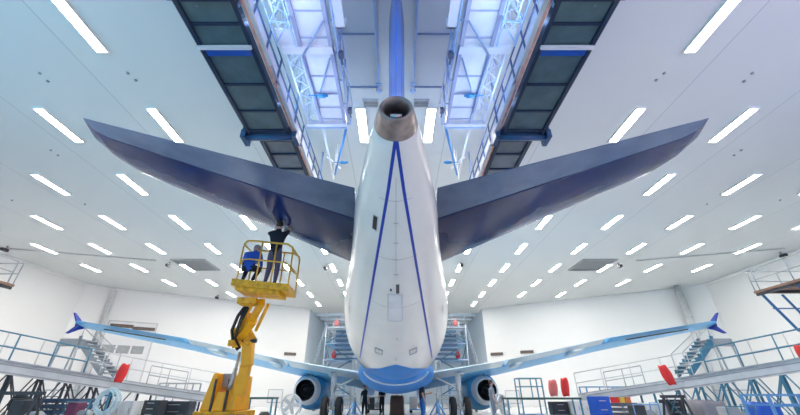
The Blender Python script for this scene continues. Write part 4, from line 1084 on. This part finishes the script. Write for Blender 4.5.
def jack(px, Y, h, label):
    p = at(px, 395, Y=Y); root = thing('tripod_jack', (p.x,Y,0), label, 'jack')
    m = MB(); m.tube((p.x,Y,.35),(p.x,Y,h*.7),.10,n=14); m.build('cylinder', SKYF, root)
    m = MB(); m.tube((p.x,Y,h*.7),(p.x,Y,h),.05,n=12); m.ball((p.x,Y,h),.07,10,6); m.build('ram', STEEL, root)
    for k in range(3):
        a = 2*PI*k/3+.5; m = MB(); m.tube((p.x+.06*math.cos(a),Y+.06*math.sin(a),h*.66),(p.x+.62*math.cos(a),Y+.62*math.sin(a),.05),.035,n=8); m.tube((p.x+.06*math.cos(a),Y+.06*math.sin(a),.4),(p.x+.6*math.cos(a),Y+.6*math.sin(a),.08),.025,n=8); m.tube((p.x+.62*math.cos(a),Y+.62*math.sin(a),0),(p.x+.62*math.cos(a),Y+.62*math.sin(a),.05),.09,n=12); m.build('leg', SKYF, root)
jack(355, 21.0, 1.25, 'blue tripod jack left of the belly, behind the left main wheels')
jack(437, 21.0, 1.25, 'blue tripod jack right of the belly, behind the right main wheels')
def cart(px, Y, w, d, h, mt, load, label):
    p = at(px, 395, Y=Y); root = thing('equipment_cart', (p.x,Y,0), label, 'cart')
    m = MB(); m.box((p.x,Y,.24),(w,d,.08)); m.build('platform', mt, root)
    m = MB(); m.box((p.x-w*.22,Y,.28+(h-.28)*.45),(w*.42,d*.8,(h-.28)*.9)); m.build('pump_housing', load, root, bevel=.03)
    m = MB(); m.tube((p.x+w*.2,Y-.2*d,.28+.24),(p.x+w*.2,Y+.3*d,.28+.24),.22,n=18); m.build('tank', GREYP, root)
    m = MB(); x = p.x+w*.48; m.path([(x,Y-d*.4,.28),(x+.05,Y-d*.4,h),(x+.05,Y+d*.4,h),(x,Y+d*.4,.28)], .022, n=8); m.path([(p.x-w*.48,Y-d*.4,.28),(p.x-w*.48,Y-d*.4,h*.95),(x+.04,Y-d*.4,h*.95)], .02, n=8); m.build('handle', mt, root)
    for sx in (-1,1):
        for sy in (-1,1): m = MB(); m.tube((p.x+sx*w*.4,Y+sy*d*.38-.03,.1),(p.x+sx*w*.4,Y+sy*d*.38+.03,.1),.1,n=14); m.build('wheel', BLACK, root)
cart(36, 13.0, 1.0, .7, 1.15, DARK, DARK, 'dark equipment cart under the left gangway, right of the spare tyre')
cart(86, 14.3, .8, .6, 1.05, TEAL, mat('pump_plum',(.16,.04,.10),.5), 'teal cart with plum housing just left of the hose coil')
cart(638, 14.6, .9, .6, .95, SKYF, DARK, 'blue cart with dark housing under the middle of the right gangway')
cart(728, 13.2, .9, .6, .92, TEAL, GREYP, 'teal cart with grey housing between the two covered loads')
cart(375, 30.5, 1.2, .7, 1.1, DARK, DARK, 'dark cart far under the belly, left of centre')
cart(417, 30.5, 1.2, .7, 1.1, SKYF, LGREY, 'blue cart with pale housing far under the belly, right of centre')
# wing docks' white hoarding behind: frames on back wall near the engine (notice board)
def board(px, py, s, w, h, label):
    E = V((18.6,-s*10,0)).normalized(); N = V((E.y,-E.x,0))
    if N.y > 0: N = -N
    p,_,_ = onwall(px, py, s)
    m = MB(); wallquad(m, p+N*.01, w, p.z-h/2, p.z+h/2, .05, E, N); root = m.build('notice_board', WHITE); tag(root, label, 'board')
    recentre(root)
    f = MB(); q = V((p.x,p.y,0))
    f2 = MB()
    for k in (-.5,.5): wallquad(f2, p+N*.06+E*(k*w), .06, p.z-h/2, p.z+h/2, .03, E, N)
    wallquad(f2, p+N*.06, w, p.z+h/2-.03, p.z+h/2+.03, .03, E, N); wallquad(f2, p+N*.06, w, p.z-h/2-.03, p.z-h/2+.03, .03, E, N)
    f2.build('board_frame', GREYP, root)
board(275, 396, -1, 1.6, 1.3, 'white framed board on the back wall right of the lift')
board(513, 397, 1, 1.6, 1.3, 'white framed board on the back wall right of the right engine')
# ================================================================ LIGHTS
def area(name, loc, rot, size, size_y, energy, col):
    l = bpy.data.lights.new(name, 'AREA'); l.shape = 'RECTANGLE'; l.size = size; l.size_y = size_y; l.energy = energy; l.color = col
    o = bpy.data.objects.new(name, l); C.objects.link(o); o.location = loc; o.rotation_euler = rot; return o
for s in (-1, 1):      # added blue fill lamps along the walkways, brightening fin, docks and ceiling
    for k in range(3):
        a = area('strip_lamp', (s*3.14, 5.2+k*2.6, 8.63), (0, 0, 0), .08, 1.8, 30, (.50, .72, 1.0))
        d = V((-s*1.0, 0, .75)); a.rotation_euler = d.to_track_quat('-Z', 'Y').to_euler()
for x, y, col in ((-24, -4, (.02,.55,.85)), (-15, -6, (.12,.62,.90)), (24, -4, (.25,.42,.85)), (15, -6, (.75,.50,.72))):   # added coloured spots, unseen behind the camera, to tint the ceiling
    l = bpy.data.lights.new('door_floodlight', 'SPOT'); l.energy = 2900; l.color = col; l.spot_size = 1.9; l.spot_blend = 1; l.shadow_soft_size = .3
    o = bpy.data.objects.new('door_floodlight', l); C.objects.link(o); o.location = (x, y, 2.5); o.rotation_euler = V((x*-.02, .75, 1)).to_track_quat('-Z', 'Y').to_euler()
w = bpy.data.worlds.new('World'); bpy.context.scene.world = w; w.use_nodes = True
nt = w.node_tree; bg = nt.nodes['Background']; bg.inputs['Strength'].default_value = 1.0
tc = nt.nodes.new('ShaderNodeTexCoord'); sp_ = nt.nodes.new('ShaderNodeSeparateXYZ'); mr = nt.nodes.new('ShaderNodeMapRange'); rp = nt.nodes.new('ShaderNodeValToRGB')
nt.links.new(tc.outputs['Generated'], sp_.inputs[0]); nt.links.new(sp_.outputs['X'], mr.inputs['Value']); mr.inputs['From Min'].default_value = -1; mr.inputs['From Max'].default_value = 1
nt.links.new(mr.outputs[0], rp.inputs['Fac']); nt.links.new(rp.outputs['Color'], bg.inputs['Color'])
rp.color_ramp.elements[0].position = .40; rp.color_ramp.elements[0].color = (.08, .60, .90, 1); rp.color_ramp.elements[1].position = .60; rp.color_ramp.elements[1].color = (.80, .58, .72, 1)
# ---------------------------------------------------------------- camera
cd = bpy.data.cameras.new('Camera'); cam = bpy.data.objects.new('Camera', cd); C.objects.link(cam)
cam.location = (0, 0, H); cam.rotation_euler = (PI/2+TH, 0, 0); cd.sensor_width = 36; cd.lens = 36*F/800; cd.shift_x = (400-CX)/800; cd.clip_end = 300; cd.clip_start = .05
bpy.context.scene.camera = cam
sc = bpy.context.scene; sc.view_settings.view_transform = 'Standard'; sc.view_settings.look = 'None'; sc.view_settings.gamma = 1; sc.view_settings.exposure = 0.62
